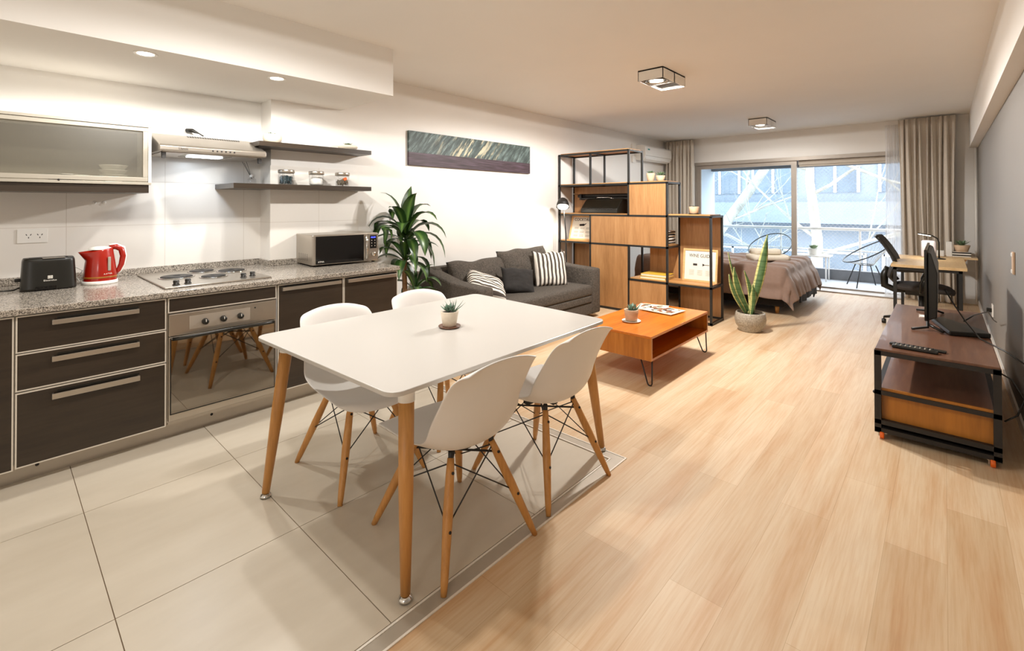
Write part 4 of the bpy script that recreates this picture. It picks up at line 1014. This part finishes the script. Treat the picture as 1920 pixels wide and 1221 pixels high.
MB().tube([(0, .01, 1.0), (0, .01, 1.18)], [.02, .014], 10).build('cane_tip', M['succulent'], t)

# ---------------------------------------------------------------- room divider shelf
XS = [-4.15, -3.62, -3.035, -2.515, -1.99]; Y0, Y1 = 5.58, 5.95; ZS = [.02, .43, .868, 1.256, 1.672, 2.115]
t = thing('divider_shelf', 'stepped black metal room divider shelf with oak panels', 'shelf unit', (-3.07, 5.765, 0)); ox, oy = -3.07, 5.765
fm = MB(); bw = .012
def V_(x, y, z0, z1): fm.box(x-bw-ox, x+bw-ox, y-bw-oy, y+bw-oy, z0, z1)
def Hx(y, z, x0, x1): fm.box(x0-ox-bw, x1-ox+bw, y-bw-oy, y+bw-oy, z-bw, z+bw)
def Hy(x, z): fm.box(x-bw-ox, x+bw-ox, Y0-oy, Y1-oy, z-bw, z+bw)
tops = {0: 5, 1: 5, 2: 5, 3: 4, 4: 3}
for y in (Y0, Y1):
    V_(XS[0], y, 0, ZS[5]); V_(XS[1], y, 0, ZS[3]); V_(XS[1], y, ZS[4], ZS[5]); V_(XS[2], y, 0, ZS[2]); V_(XS[2], y, ZS[3], ZS[5]); V_(XS[3], y, 0, ZS[4]); V_(XS[4], y, 0, ZS[3])
    Hx(y, ZS[5], XS[0], XS[2]); Hx(y, ZS[4], XS[0], XS[3]); Hx(y, ZS[3], XS[0], XS[4]); Hx(y, ZS[2], XS[0], XS[3]); Hx(y, ZS[1], XS[2], XS[4]); Hx(y, ZS[0], XS[0], XS[4])
for i, x in enumerate(XS):
    for k in range(6):
        if k <= tops[i] and not (k == 1 and i < 2) and not (k == 2 and i == 4): Hy(x, ZS[k])
fm.build('metal_frame', M['black_metal'], t)
def sh(x0, x1, z, name='shelf_board'): return box(x0+bw-ox, x1-bw-ox, Y0+bw-oy+.001, Y1-bw-oy-.001, z+bw-.004, z+bw+.012).build(name, M['oak_h'], t)
sh(XS[0], XS[2], ZS[5]); sh(XS[0], XS[3], ZS[4]); sh(XS[0], XS[4], ZS[3]); sh(XS[0], XS[3], ZS[2]); sh(XS[2], XS[4], ZS[1])
def pn(x0, x1, z0, z1, y, name='front_panel'): return box(x0+bw-ox, x1-bw-ox, y-oy-.008, y-oy+.008, z0+bw, z1-bw).build(name, M['oak'], t)
pn(XS[2], XS[3], ZS[3], ZS[4], Y0); pn(XS[1], XS[3], ZS[2], ZS[3], Y0); pn(XS[1], XS[2], ZS[0], ZS[2], Y0); pn(XS[2], XS[3], ZS[0], ZS[1], Y0)
pn(XS[0], XS[2], ZS[3], ZS[4], Y1, 'back_panel') ; pn(XS[0], XS[1], ZS[0], ZS[2], Y1, 'back_panel'); pn(-2.93, XS[3], ZS[1], ZS[2], Y1, 'back_panel'); pn(XS[3], XS[4], ZS[1], ZS[3], Y1, 'back_panel'); pn(XS[3], XS[4], ZS[0], ZS[1], Y1, 'back_panel')
# things on the divider
zt = ZS[4]+bw+.012
tr_ = tag(MB().box(-.13, .13, -.06, .06, 0, .008, bev=.002).build('plant_tray', M['black'], loc=(-2.755, 5.80, zt)), 'black tray under two succulents on the divider shelf', 'tray')
potted('potted_succulent', 'taller clay pot with rosette succulent on the divider, left on the black tray', (-2.835, 5.80, zt+.008), potprof(.042, .056, .105), M['terracotta'], M['succulent'], lambda m: rosette(m, (0, 0, .10), 22, .06, .02, seed=21), soil_r=.05, soil_z=.09)
potted('potted_succulent', 'lower clay pot with spiky succulent on the divider, right on the black tray', (-2.70, 5.80, zt+.008), potprof(.045, .060, .070), M['terracotta'], M['succulent'], lambda m: rosette(m, (0, 0, .065), 22, .085, .016, seed=22, rise=.5), soil_r=.053, soil_z=.056)
zt = ZS[3]+bw+.012
potted('potted_succulent', 'clay pot with tiny succulent on the lowest top of the divider by the window', (-2.27, 5.80, zt), potprof(.048, .060, .085, base=.008), M['terracotta'], M['succulent'], lambda m: rosette(m, (0, 0, .083), 12, .04, .014, rise=.3, seed=23), soil_r=.053, soil_z=.08, saucer=[(0, 0), (.062, 0), (.064, .008), (0, .008)], saucer_mat=M['black'])
# typewriter
t = thing('typewriter', 'black vintage typewriter on the upper row of the divider shelf', 'typewriter', (-3.53, 5.76, ZS[3]+bw+.012)); t.scale = (1.62, 1.0, 1.1)
mb = MB(); mb.prism([(-.15, 0), (.15, 0), (.15, .15), (.06, .20), (-.02, .17), (-.15, .06)], -.17, .19, axis='X', bev=.01)
o = mb.build('body', M['black'], t)
t_rot = [o]
MB().tube([(-.27, .07, .225), (.27, .07, .225)], .024, 14).build('platen', M['iron'], t)
cm = MB(); cm.box(-.26, .26, .03, .12, .175, .20, bev=.004); cm.box(-.255, -.235, .02, .13, .17, .25, bev=.004); cm.box(.235, .255, .02, .13, .17, .25, bev=.004); cm.build('carriage', M['iron'], t)
for sx in (-1, 1): MB().lathe([(0, .02), (.02, .02), (.022, 0), (0, 0)], (sx*.275-.01, .07, .225), 16, axis='X').build('platen_knob', M['black'], t)
MB().tube([(-.24, .03, .23), (-.28, -.04, .25), (-.285, -.06, .25)], .005, 6).build('return_lever', M['chrome'], t)
km = MB()
for r_ in range(4):
    for c_ in range(10): km.cyl((-.135+.03*c_+.007*r_, -.15+.032*r_, .05+.020*r_), .010, .012, 10)
km.build('keys', M['iron'], t); mm = MB(); mm.tube([(-.1, .03, .185), (-.05, -.0, .20), (.05, 0, .20), (.1, .03, .185)], .006, 6); mm.build('type_basket', M['chrome'], t)
# cocktail poster
def poster(name, label, loc, tilt, w, h, title, rz=0.):
    t = thing(name, label, 'framed poster', loc, rz); R_ = Matrix.Rotation(-tilt, 3, 'X')
    def TB(mb, *a):
        n0 = len(mb.bm.verts); mb.box(*a); mb.bm.verts.ensure_lookup_table()
        for v in mb.bm.verts[n0:]: v.co = R_ @ v.co
    mb = MB(); fw = .022
    for a in ((-w/2, w/2, -.01, .01, 0, fw), (-w/2, w/2, -.01, .01, h-fw, h), (-w/2, -w/2+fw, -.01, .01, fw, h-fw), (w/2-fw, w/2, -.01, .01, fw, h-fw)): TB(mb, *a)
    mb.build('frame', M['frame_wood'], t)
    mb = MB(); TB(mb, -w/2+fw, w/2-fw, -.002, .004, fw, h-fw); mb.build('print', M['paper'], t)
    return t, R_
t, R_ = poster('framed_poster', 'framed cocktail poster leaning in the left bay of the divider shelf', (-3.86, 5.68, ZS[2]+bw+.012), .28, .40, .36, 'COCKTAILS')
text('print_title', 'COCKTAILS', .062, M['print'], t, R_ @ Vector((.0, -.003, .30)), (PI/2-.28, 0, 0), sx=.9)
mb = MB(); mb.tube([(-.04, -.004, .22), (.03, -.004, .225)], .016, 8); mb.tube([(.03, -.004, .225), (.06, -.004, .245)], .006, 6)
for v in mb.bm.verts: v.co = R_ @ v.co
mb.build('shaker_drawing', M['print'], t)
mb = MB()
for i in range(3):
    for j in range(3):
        for q in range(3): 
            n0 = len(mb.bm.verts); mb.box(-.13+.1*i, -.06+.1*i, -.0032, -.0022, .05+.055*j+.012*q, .055+.055*j+.012*q); mb.bm.verts.ensure_lookup_table()
            for v in mb.bm.verts[n0:]: v.co = R_ @ v.co
mb.build('print_text', M['grey_ink'], t)
t, R_ = poster('framed_poster', 'framed wine guide poster leaning in the right bay of the divider shelf', (-2.215, 5.82, ZS[1]+bw+.012), .12, .42, .40, 'WINE GUIDE')
text('print_title', 'WINE GUIDE', .058, M['print'], t, R_ @ Vector((.0, -.003, .315)), (PI/2-.12, 0, 0), sx=.82)
box(-.085, -.035, -.004, -.002, .195, .22).build('bottle_drawing', M['print'], t)
mb = MB(); mb.prism([(.03, .19), (.055, .205), (.11, .205), (.11, .211), (.055, .211), (.03, .225)], -.004, -.002, axis='Y')
mb.build('corkscrew_drawing', M['print'], t)
mb = MB()
for i in range(3):
    for q in range(5): mb.box(-.13+.1*i, -.07+.1*i, -.0035, -.0022, .08+.014*q, .083+.014*q)
mb.build('print_text', M['grey_ink'], t)
for o in children(t):
    if o.name.startswith(('bottle_drawing', 'corkscrew', 'print_text')): o.rotation_euler = (-.12, 0, 0)
# yellow books
z_ = ZS[1]+bw+.012
for k, (lb) in enumerate(('lower yellow book of the stack on the divider shelf', 'upper yellow book of the stack on the divider shelf')):
    t = thing('book', lb, 'book', (-2.73+.01*k, 5.74, z_+.034*k), .03*k, 'yellow books on the divider')
    cm = MB(); cm.box(-.17, .17, -.12, .12, 0, .003); cm.box(-.17, .17, -.12, .12, .029, .032); cm.box(-.17, -.166, -.12, .12, 0, .032); cm.build('cover', M['yellow'], t)
    box(-.165, .165, -.117, .117, .003, .029).build('pages', M['cream_pages'], t)
# textile inside divider
o = MB(); 
for k in range(4): o.box(-.16, .16, -.14, .14, .045*k, .045*k+.043, bev=.018)
tag(o.build('folded_blanket', M['zebra'], loc=(-2.70, 5.76, ZS[2]+bw+.012)), 'folded black and white striped blanket inside the divider shelf', 'blanket')
# ---------------------------------------------------------------- floor lamp
t = thing('floor_lamp', 'slim black reading lamp glowing between sofa and divider shelf', 'floor lamp', (-3.86, 5.33, 0))
MB().lathe([(0, 0), (.11, 0), (.112, .006), (.02, .018), (.012, .022)], n=32).build('base', M['black_metal'], t)
MB().tube([(0, 0, .015), (.01, 0, .5), (.0, 0, 1.0), (-.02, 0, 1.22), (-.035, 0, 1.36), (-.03, 0, 1.44)], .009, 10).build('pole', M['black_metal'], t)
sh_ = MB(); sh_.lathe([(.012, .10), (.035, .095), (.065, .065), (.082, .02), (.092, -.035), (.088, -.035), (.078, .02), (.062, .058), (.033, .086)], n=32)
o = sh_.build('lamp_shade', M['iron'], t); o.location = (-.035, -.02, 1.40); o.rotation_euler = (math.radians(-22), math.radians(-16), 0)
o = MB().sphere((0, 0, 0), .074, 20, sz=.62).build('bulb', M['bulb'], t); o.location = (-.025, -.030, 1.375)
# ---------------------------------------------------------------- air conditioner
t = thing('air_conditioner', 'white split air conditioner high on the left wall beside the curtain', 'air conditioner', (XL, 8.45, 2.20))
mb = MB(); mb.prism([(0, .02), (.13, 0), (.20, .045), (.225, .10), (.22, .25), (.16, .285), (0, .285)], -.55, .55, axis='Y', bev=.012); mb.build('casing', M['white'], t)
MB().box(.14, .205, -.50, .50, .012, .03, rot=Matrix.Rotation(math.radians(-22), 3, 'Y')).build('air_flap', M['white'], t)
box(.216, .224, -.46, -.38, .19, .215, bev=.002).build('sticker', plain('teal_sticker', '#2f8f8a', .5), t, 'small teal sticker')
box(.2225, .2255, -.54, .54, .085, .09).build('seam_line', M['grey_ink'], t)
t = thing('wall_socket', 'white wall outlet box left of the air conditioner', 'socket', (XL, 7.85, 2.44))
box(0, .03, -.07, .06, -.06, .07, bev=.004).build('box', M['white'], t)
t = thing('wall_socket', 'small white switch box on the wall under the air conditioner outlet', 'socket', (XL, 7.85, 2.22))
box(0, .03, -.06, .05, -.06, .06, bev=.004).build('box', M['white'], t)

# ---------------------------------------------------------------- snake plant
t = thing('snake_plant', 'variegated snake plant in a round grey patterned pot on the floor', 'potted plant', (-1.60, 5.68, 0))
MB().lathe([(0, 0), (.115, 0), (.125, .01), (.122, .028), (.150, .07), (.160, .13), (.150, .195), (.142, .205), (.134, .205), (.142, .19), (.140, .18), (0, .175)], n=48).build('pot', M['grey_pot'], t)
MB().lathe([(0, .182), (.138, .178)], n=24).build('soil', M['soil'], t)
fm = MB()
def blade(bx, by, tx_, ty_, tz, w, bend=0.):
    a = Vector((bx, by, .17)); b = Vector((tx_, ty_, tz)); side = Vector((math.cos(.74), math.sin(.74), 0)); n_ = Vector((math.sin(.74), -math.cos(.74), 0))
    def fn(aa, v):
        p = a.lerp(b, v)+side*bend*math.sin(v*PI); k = (aa-.5)*2
        ww = w*(.55+.45*min(1, v/.4)) if v < .55 else w*max(.02, 1-((v-.55)/.45)**1.9)
        tw = .5*math.sin(v*3+bx*20); sd = (side*math.cos(tw)+n_*math.sin(tw))
        return p+sd*k*ww*.5+n_*(abs(k)**2*.018)*-1
    fm.grid(fn, 9, 16)
blade(.0, .0, .15, .13, 1.06, .098, .02); blade(-.02, .0, -.19, -.12, .86, .026, -.02); blade(.0, .02, -.13, -.11, .70, .078, -.035); blade(-.03, -.02, -.175, -.14, .62, .05, -.03); blade(.02, -.02, .04, -.03, .52, .055, .02); blade(-.01, .03, -.05, -.02, .66, .05, .04); blade(.03, .03, .01, .02, .42, .05, 0)
fm.build('leaves', M['sansev'], t, solid=.003)

# ---------------------------------------------------------------- bed
BX0, BX1, BY0, BY1, BZ = -3.5, -1.50, 6.72, 8.22, .56
t = thing('bed', 'double bed with black base between the divider shelf and window', 'bed', ((BX0+BX1)/2, (BY0+BY1)/2, 0)); ox, oy = (BX0+BX1)/2, (BY0+BY1)/2
box(BX0-ox, BX1-ox, BY0-oy, BY1-oy, .10, .34, bev=.02).build('base', M['bedbase'], t)
box(BX0-ox, BX1-ox, BY0-oy, BY1-oy, .342, BZ-.015, bev=.03).build('mattress', M['ceramic'], t)
for a in (BX0+.1, BX1-.1):
    for b in (BY0+.1, BY1-.1): MB().lathe([(0, 0), (.02, 0), (.03, .10), (0, .10)], (a-ox, b-oy, 0), 16).build('leg', M['beech'], t)
def drape(x0, x1, y0, y1, dn, df, dx, top, flare, seam, m, name, label, cat, nx=130, ny=140, ruf=.03, low=.02):
    mb = MB(); mb.keepn = True; rx, ry = x1, (y0, y1)
    def fn(a, b):
        X = x0+(x1+dx-x0)*a; Y = (y0-dn)+(y1+df-(y0-dn))*b
        ex = max(0, X-x1); ey = (Y-y1) if Y > y1 else ((Y-y0) if Y < y0 else 0)
        rr = math.hypot(ex, ey); z = top; px, py = min(X, x1), min(max(Y, y0), y1)
        sx = math.sin((X/seam)*PI)**2; sy = math.sin((Y/seam)*PI)**2
        puff = .036*(min(1, sx*2.2)*min(1, sy*2.2))**.7
        if rr > 1e-6:
            dv = Vector((ex/rr, ey/rr)); k = 1-math.exp(-rr/.05)
            s_ = (X if abs(ey) > ex else Y); fold = ruf*rr*math.sin(s_*17+1.3*math.sin(s_*5))+.012*rr*math.sin(s_*41)
            out = .055*k+flare*rr+fold+puff*.8
            px += dv.x*out; py += dv.y*out; z = top-rr*.96+.035*(1-k)+.02*math.sin(s_*9)*rr
            z = max(low, z)
        else: z = top+puff+.012*noise.noise(Vector((X*2, Y*2, 0)))
        return Vector((px, py, z))
    mb.grid(fn, nx, ny); o = mb.build(name, m, solid=.012); return tag(o, label, cat)
drape(BX0, BX1-.02, BY0+.02, BY1-.02, .37, .34, .36, BZ+.02, .26, .36, M['quilt'], 'comforter', 'brown taupe quilted comforter draped over the bed', 'comforter', low=.03)
drape(-1.9, BX1-.01, BY0+.45, BY1-.01, 0.0, .36, .44, BZ-.045, .02, 5, M['skirt'], 'bed_sheet', 'dark slate sheet hanging below the comforter at the foot of the bed', 'sheet', 30, 50)
def towel(label, loc, rz, l, w, h):
    mb = MB()
    def fn(a, b):
        th = a*2*PI; e = 3.2; c_, s_ = math.cos(th), math.sin(th)
        x = w/2*math.copysign(abs(c_)**(2/e), c_); z = h/2+h/2*math.copysign(abs(s_)**(2/e), s_)
        return Vector((x*(1+.02*math.sin(b*9)), (b-.5)*l, z*(1+.05*math.sin(b*7))))
    V = mb.grid(fn, 28, 14, closed_u=True); mb.bm.faces.new([v[0] for v in V]); mb.bm.faces.new([v[-1] for v in V])
    o = mb.build('folded_towel', M['towel'], loc=loc, smooth=True); o.rotation_euler = (0, 0, rz)
    return tag(o, label, 'towel', 'folded towels on the bed')
towel('larger cream towel folded on the bed, lower of the stack', (-1.86, 7.42, BZ+.045), -.9, .46, .34, .085)
towel('smaller cream towel rolled on top of the other on the bed', (-1.90, 7.46, BZ+.125), -.9, .34, .24, .08)

# ---------------------------------------------------------------- TV stand
t = thing('tv_stand', 'walnut and dark iron TV stand on orange casters against the right wall', 'TV stand', (-.05, 4.45, 0)); ox, oy = -.05, 4.45
x0, x1, y0, y1 = -.318-ox, .218-ox, 3.58-oy, 5.30-oy; b_ = .016
fm = MB()
for x in (x0+b_, x1-b_):
    for y in (y0+b_, y1-b_): fm.box(x-b_, x+b_, y-b_, y+b_, .035, .525)
for z in (.509, .275, .052, .10):
    for y in (y0+b_, y1-b_): fm.box(x0, x1, y-b_, y+b_, z-b_*.8, z+b_*.8)
    for x in (x0+b_, x1-b_): fm.box(x-b_, x+b_, y0, y1, z-b_*.8, z+b_*.8)
fm.build('iron_frame', M['iron'], t)
box(x0+.004, x1-.004, y0+.006, y1-.006, .518, .535, bev=.002).build('top_board', M['walnut'], t)
box(x0+.03, x1-.03, y0+.012, y1-.012, .288, .302).build('middle_shelf', M['walnut'], t)
box(x0+.03, x1-.03, y0+.008, y0+.02, .288, .303).build('shelf_edge', M['amber'], t, 'lighter amber edge')
box(x0+.03, x1-.03, y0+.035, y1-.035, .105, .262).build('drawer_box', M['amber'], t)
dr = box(x0+.004, x0+.02, y0+.04, y1-.04, .112, .258).build('drawer_front', M['walnut'], t)
MB().sphere((x0-.008, -.75, .235), .011, 10).build('knob', M['iron'], dr)
box(x0+.03, x1-.03, y0+.03, y1-.03, .04, .05).build('bottom_board', M['iron'], t)
for x in (x0+.035, x1-.035):
    for y in (y0+.02, y1-.03):
        c_ = MB(); c_.box(x-.022, x+.022, y-.004, y+.004, .03, .042); c_.box(x-.018, x-.012, y-.01, y+.01, .012, .035); c_ = c_.build('caster', M['steel'], t)
        MB().lathe([(0, -.010), (.020, -.010), (.022, -.006), (.022, .006), (.020, .010), (0, .010)], (x, y-.01, .0225), 20, axis='X').build('wheel', M['orange_plastic'], c_)
# tv
t = thing('television', 'slim black flat television seen edge-on on the walnut stand', 'television', (-.07, 4.67, .535))
box(-.034, -.018, -.42, .42, .075, .555, bev=.004).build('screen', M['tv_screen'], t)
mb = MB(); mb.prism([(-.018, .075), (.030, .10), (.034, .40), (.002, .53), (-.018, .54)], -.40, .40, axis='Y', bev=.006); mb.build('rear_housing', M['black'], t)
for sy in (-1, 1):
    MB().tube([(-.02, sy*.33, .085), (-.02, sy*.34, .02), (-.10, sy*.40, .008)], [.010, .010, .008], 8).build('foot', M['black'], t)
    MB().tube([(-.02, sy*.33, .04), (.06, sy*.38, .008)], [.010, .008], 8).build('foot', M['black'], t)
t = thing('cable_box', 'black wedge-shaped box with cables behind the television', 'box', (.10, 4.40, .536), .2)
mb = MB(); mb.prism([(-.11, -.14), (.10, -.10), (.09, .02), (-.05, .36), (-.12, .3)], 0, .03, bev=.006); mb.build('body', M['black'], t)
for nm, pts, lb in (('cable', [(-.0, 4.5, .80), (.05, 4.6, .68), (.10, 4.5, .60), (.16, 4.15, .56), (.26, 3.95, .545), (.33, 3.9, .5)], 'black cable dropping from the television back to the wall'),
                    ('cable', [(.20, 3.7, .49), (.26, 3.68, .46), (.31, 3.7, .36), (.28, 3.66, .28), (.23, 3.64, .24)], 'black cable looped beside the right end of the TV stand'),
                    ('cable', [(.33, 5.9, .37), (.30, 5.7, .42), (.25, 5.3, .55), (.16, 5.0, .56), (.1, 4.7, .56)], 'thin dark cable from the wall outlet to the TV stand')):
    tag(MB().tube(pts, .0045, 6).build(nm, M['black']), lb, 'cable')
t = thing('remote_control', 'thicker black remote control at the front of the TV stand', 'remote', (-.135, 3.675, .535), math.radians(-3))
box(-.105, .105, -.022, .022, 0, .018, bev=.006).build('body', M['black'], t)
km = MB(); [km.cyl((-.085+.022*i, -.01+.01*j, .018), .004, .003, 8) for i in range(8) for j in range(3)]; km.build('buttons', M['grey_ink'], t)
t = thing('remote_control', 'thin black remote control behind the thicker one on the TV stand', 'remote', (-.125, 3.735, .535), math.radians(-6))
box(-.13, .13, -.018, .018, 0, .013, bev=.004).build('body', M['black'], t)
km = MB(); [km.cyl((-.105+.022*i, -.007+.007*j, .013), .003, .002, 8) for i in range(9) for j in range(3)]; km.build('buttons', M['iron'], t)
tag(box(-.11, .11, -.08, .08, 0, .04, bev=.004).build('set_top_box', M['black'], loc=(-.15, 4.5, .303)), 'flat black box on the middle shelf of the TV stand', 'set-top box')
t = thing('wall_switch', 'narrow switch plate on the right wall', 'switch', (XR-.001, 4.66, 1.0))
box(-.012, 0, -.04, .04, -.075, .075, bev=.003).build('plate', plain('beige_switch', '#c9a98b', .4), t)
mb = MB(); mb.box(-.016, -.011, -.03, .03, .045, .068); mb.box(-.016, -.011, -.03, .03, -.068, -.045); mb.build('rockers', M['white'], t)
t = thing('wall_socket', 'white wall outlet low on the right wall behind the TV stand', 'socket', (XR-.001, 6.6, .36))
box(-.012, 0, -.05, .05, -.06, .06, bev=.003).build('plate', M['white'], t); box(-.05, -.012, -.02, .02, -.02, .02, bev=.006).build('plug', M['black'], t)

# ---------------------------------------------------------------- desk
t = thing('desk', 'light oak desk with black metal legs against the right wall', 'desk', (-.06, 7.35, 0))
box(-.38, .23, -.70, .62, .715, .745, bev=.003).build('desktop', M['light_oak'], t)
for y in (-.66, .58):
    lm = MB(); lm.box(-.36, -.33, y-.015, y+.015, 0, .715); lm.box(.165, .195, y-.015, y+.015, 0, .715); lm.box(-.36, .195, y-.015, y+.015, .685, .715); lm.build('leg_frame', M['black_metal'], t)
mb = MB(); mb.box(.165, .195, -.66, .58, .685, .715); mb.build('rail', M['black_metal'], t)
t = thing('desk_lamp', 'black gooseneck desk lamp with glowing flat head', 'desk lamp', (-.05, 7.6, .745))
MB().lathe([(0, 0), (.06, 0), (.062, .008), (.01, .016)], n=24).build('base', M['black'], t)
MB().tube([(0, 0, .01), (.0, 0, .20), (-.015, 0, .245), (-.06, 0, .275), (-.09, 0, .285)], .008, 8).build('neck', M['black'], t)
hd = MB().box(-.19, -.07, -.03, .03, .285, .297, rot=Matrix.Rotation(.18, 3, 'Y'), bev=.004).build('head', M['black'], t)
MB().box(-.187, -.073, -.028, .028, .280, .284, rot=Matrix.Rotation(.18, 3, 'Y')).build('light_strip', M['bulb'], hd)
tag(box(-.07, .07, -.05, .05, 0, .21, bev=.02).build('speaker_box', plain('pale_lilac_plastic', '#c9c2c8', .5), loc=(-.145, 7.78, .745)), 'pale lilac box standing on the desk behind the television', 'box')
# wall shelf
t = thing('wall_shelf', 'light oak wall shelf with bracket at the far right end', 'shelf', (.10, 8.75, .67))
box(-.22, .22, -.14, .14, .0, .022, bev=.002).build('board', M['light_oak'], t)
MB().prism([(-.13, 0), (.12, 0), (.06, -.10), (-.01, -.10)], -.12, .12, axis='Y').build('bracket', M['oak'], t)
potted('potted_plant', 'small plant in a tan pot on the far right wall shelf', (.17, 8.74, .762), potprof(.06, .085, .09), M['terracotta'], M['succulent'], lambda m: rosette(m, (.0, 0, .08), 18, .12, .022, rise=.6, seed=31), soil_r=.075, soil_z=.075)
tag(box(-.085, .10, -.06, .06, 0, .070, bev=.008).build('decor_box', M['zebra'], loc=(.16, 8.74, .692)), 'small patterned box under the plant on the far right wall shelf', 'box')
tag(box(-.03, .03, -.05, .05, 0, .20, bev=.006).build('white_book', M['ceramic'], loc=(.045, 8.74, .692)), 'upright white book on the far right wall shelf', 'book')
tag(box(-.055, .055, -.06, .06, 0, .075, bev=.006).build('white_box', M['ceramic'], loc=(-.06, 8.74, .692)), 'low white box at the left end of the far wall shelf', 'box')

# ---------------------------------------------------------------- office chair
t = thing('office_chair', 'black mesh office chair with armrests tucked under the desk', 'office chair', (-.20, 7.15, 0))
st = MB()
def sf(a, b):
    th = a*2*PI; rr = b; c_, s_ = math.cos(th), math.sin(th); e = 3
    return Vector((.27*rr*math.copysign(abs(c_)**(2/e), c_)+.02, .24*rr*math.copysign(abs(s_)**(2/e), s_), 0))
def pad(h0, h1):
    m = MB()
    rings = []
    for q, z in ((0, h1), (.5, h1), (.88, h1-.008), (.98, h1-.025), (1., (h0+h1)/2), (.96, h0+.01), (.8, h0), (0, h0)):
        rings.append((q, z))
    def fn(a, b):
        q = b*(len(rings)-1); i = min(len(rings)-2, int(q)); fr = q-i; s_ = rings[i][0]+(rings[i+1][0]-rings[i][0])*fr; z = rings[i][1]+(rings[i+1][1]-rings[i][1])*fr
        p = sf(a, max(.001, s_)); p.z = z-.03*max(0, p.x/.27)**3; return p
    m.grid(fn, 40, 22, closed_u=True); return m
pad(.42, .495).build('seat', M['mesh_fabric'], t, smooth=True)
bk = MB(); bk.keepn = True
prof = [(-.25, .50), (-.30, .56), (-.275, .66), (-.24, .72), (-.27, .80), (-.325, .90), (-.38, .98), (-.415, 1.02)]
def bf(a, b):
    q = b*(len(prof)-1); i = min(len(prof)-2, int(q)); fr = q-i; x = prof[i][0]+(prof[i+1][0]-prof[i][0])*fr; z = prof[i][1]+(prof[i+1][1]-prof[i][1])*fr
    k = (a-.5)*2; w = .15+.07*math.sin(min(1, b*1.4)*PI/2); return Vector((x+.04*k*k, k*w, z))
bk.grid(bf, 15, 24); bk.build('backrest', M['mesh_fabric'], t, solid=.02)
fm = MB()
for sgn in (-1, 1): fm.tube([bf(.5+sgn*.5, i/14) for i in range(15)], .014, 8)
fm.tube([bf(i/10, 1) for i in range(11)], .014, 8); fm.build('back_frame', M['black'], t)
MB().tube([(-.05, 0, .41), (-.24, 0, .40), (-.33, 0, .44), (-.335, 0, .56), (-.30, 0, .66)], [.035, .035, .04, .04, .03], 10).build('back_support', M['black'], t)
box(-.14, .10, -.08, .08, .36, .415, bev=.01).build('tilt_mechanism', M['black'], t)
for sgn in (-1, 1): MB().tube([(.0, sgn*.18, .41), (.0, sgn*.27, .43), (.0, sgn*.275, .52), (.04, sgn*.275, .62), (.12, sgn*.275, .655), (-.02, sgn*.275, .665), (-.14, sgn*.275, .655), (-.2, sgn*.27, .65)], [.014, .014, .014, .014, .018, .02, .018, .012], 8).build('armrest', M['black'], t)
MB().tube([(0, 0, .10), (0, 0, .37)], .025, 14).build('gas_column', M['black_metal'], t)
for k in range(5):
    a = k*2*PI/5+PI*1.06; d = Vector((math.cos(a), math.sin(a), 0))
    l = MB().tube([(0, 0, .12), d*.20+Vector((0, 0, .10)), d*.34+Vector((0, 0, .075))], [.028, .02, .014], 8).build('base_arm', M['black'], t)
    c_ = d*.34; MB().lathe([(0, -.02), (.025, -.02), (.028, -.012), (.028, .012), (.025, .02), (0, .02)], (c_.x, c_.y, .028), 16, axis='X').box(c_.x-.006, c_.x+.006, c_.y-.006, c_.y+.006, .028, .08).build('caster', M['black'], l)

# ---------------------------------------------------------------- balcony chairs
def wire_chair(loc, rz, label):
    t = thing('wire_chair', label, 'balcony chair', loc, rz, 'round corded balcony chairs')
    n = 36; ring = []
    for i in range(n):
        a = 2*PI*i/n; k = (1-math.cos(a))/2    # 0 front, 1 back top
        x = .26*math.cos(a)-.08*k; y = .40*math.sin(a)*(1-.12*k); z = .40+.42*k**1.1
        x = .30-.72*k; ring.append(Vector((x, y, z)))
    MB().tube(ring, .010, 8, closed=True).build('outer_ring', M['black_metal'], t)
    inner = [Vector((-.02+.10*math.cos(2*PI*i/n), .12*math.sin(2*PI*i/n), .36)) for i in range(n)]
    MB().tube(inner, .008, 6, closed=True).build('seat_ring', M['black_metal'], t)
    cm = MB()
    for i in range(n): cm.tube([ring[i], ring[i].lerp(inner[(n-i+n//2*0) % n] if False else Vector((.10*math.cos(2*PI*i/n)-.02, .12*math.sin(2*PI*i/n), .36)), 1)], .0028, 4, cap=False)
    cm.build('cords', M['wirewhite'], t)
    for s_ in ((.16, .22), (.16, -.22), (-.2, .22), (-.2, -.22)):
        MB().tube([(s_[0]*.6, s_[1]*.5, .36), (s_[0]*1.2, s_[1], -.02)], .009, 6).build('leg', M['black_metal'], t)
    return t
w1 = wire_chair((-1.02, 10.12, 0), math.radians(205), 'corded wire chair on the balcony behind the office chair')
copy_tree(w1, None, (-2.52, 10.15, 0), math.radians(-100), 'corded wire chair on the balcony behind the bed towels')
potted('potted_flower', 'pot with red and green flowers at the balcony railing', (-1.83, 10.45, .45), potprof(.08, .10, .12), M['ceramic'], plain('flower_leaves', '#7d8f6a', .6, var=.5, scale=30), lambda m: rosette(m, (0, 0, .11), 26, .12, .04, seed=41), soil_r=.09, soil_z=.10)
t = thing('balcony_table', 'small white balcony table under the flower pot', 'table', (-1.83, 10.45, 0))
box(-.28, .28, -.2, .2, .425, .45, bev=.003).build('table_top', M['white'], t)
for a in (-.22, .22):
    for b in (-.15, .15): MB().tube([(a, b, -.02), (a, b, .425)], .012, 8).build('leg', M['white'], t)
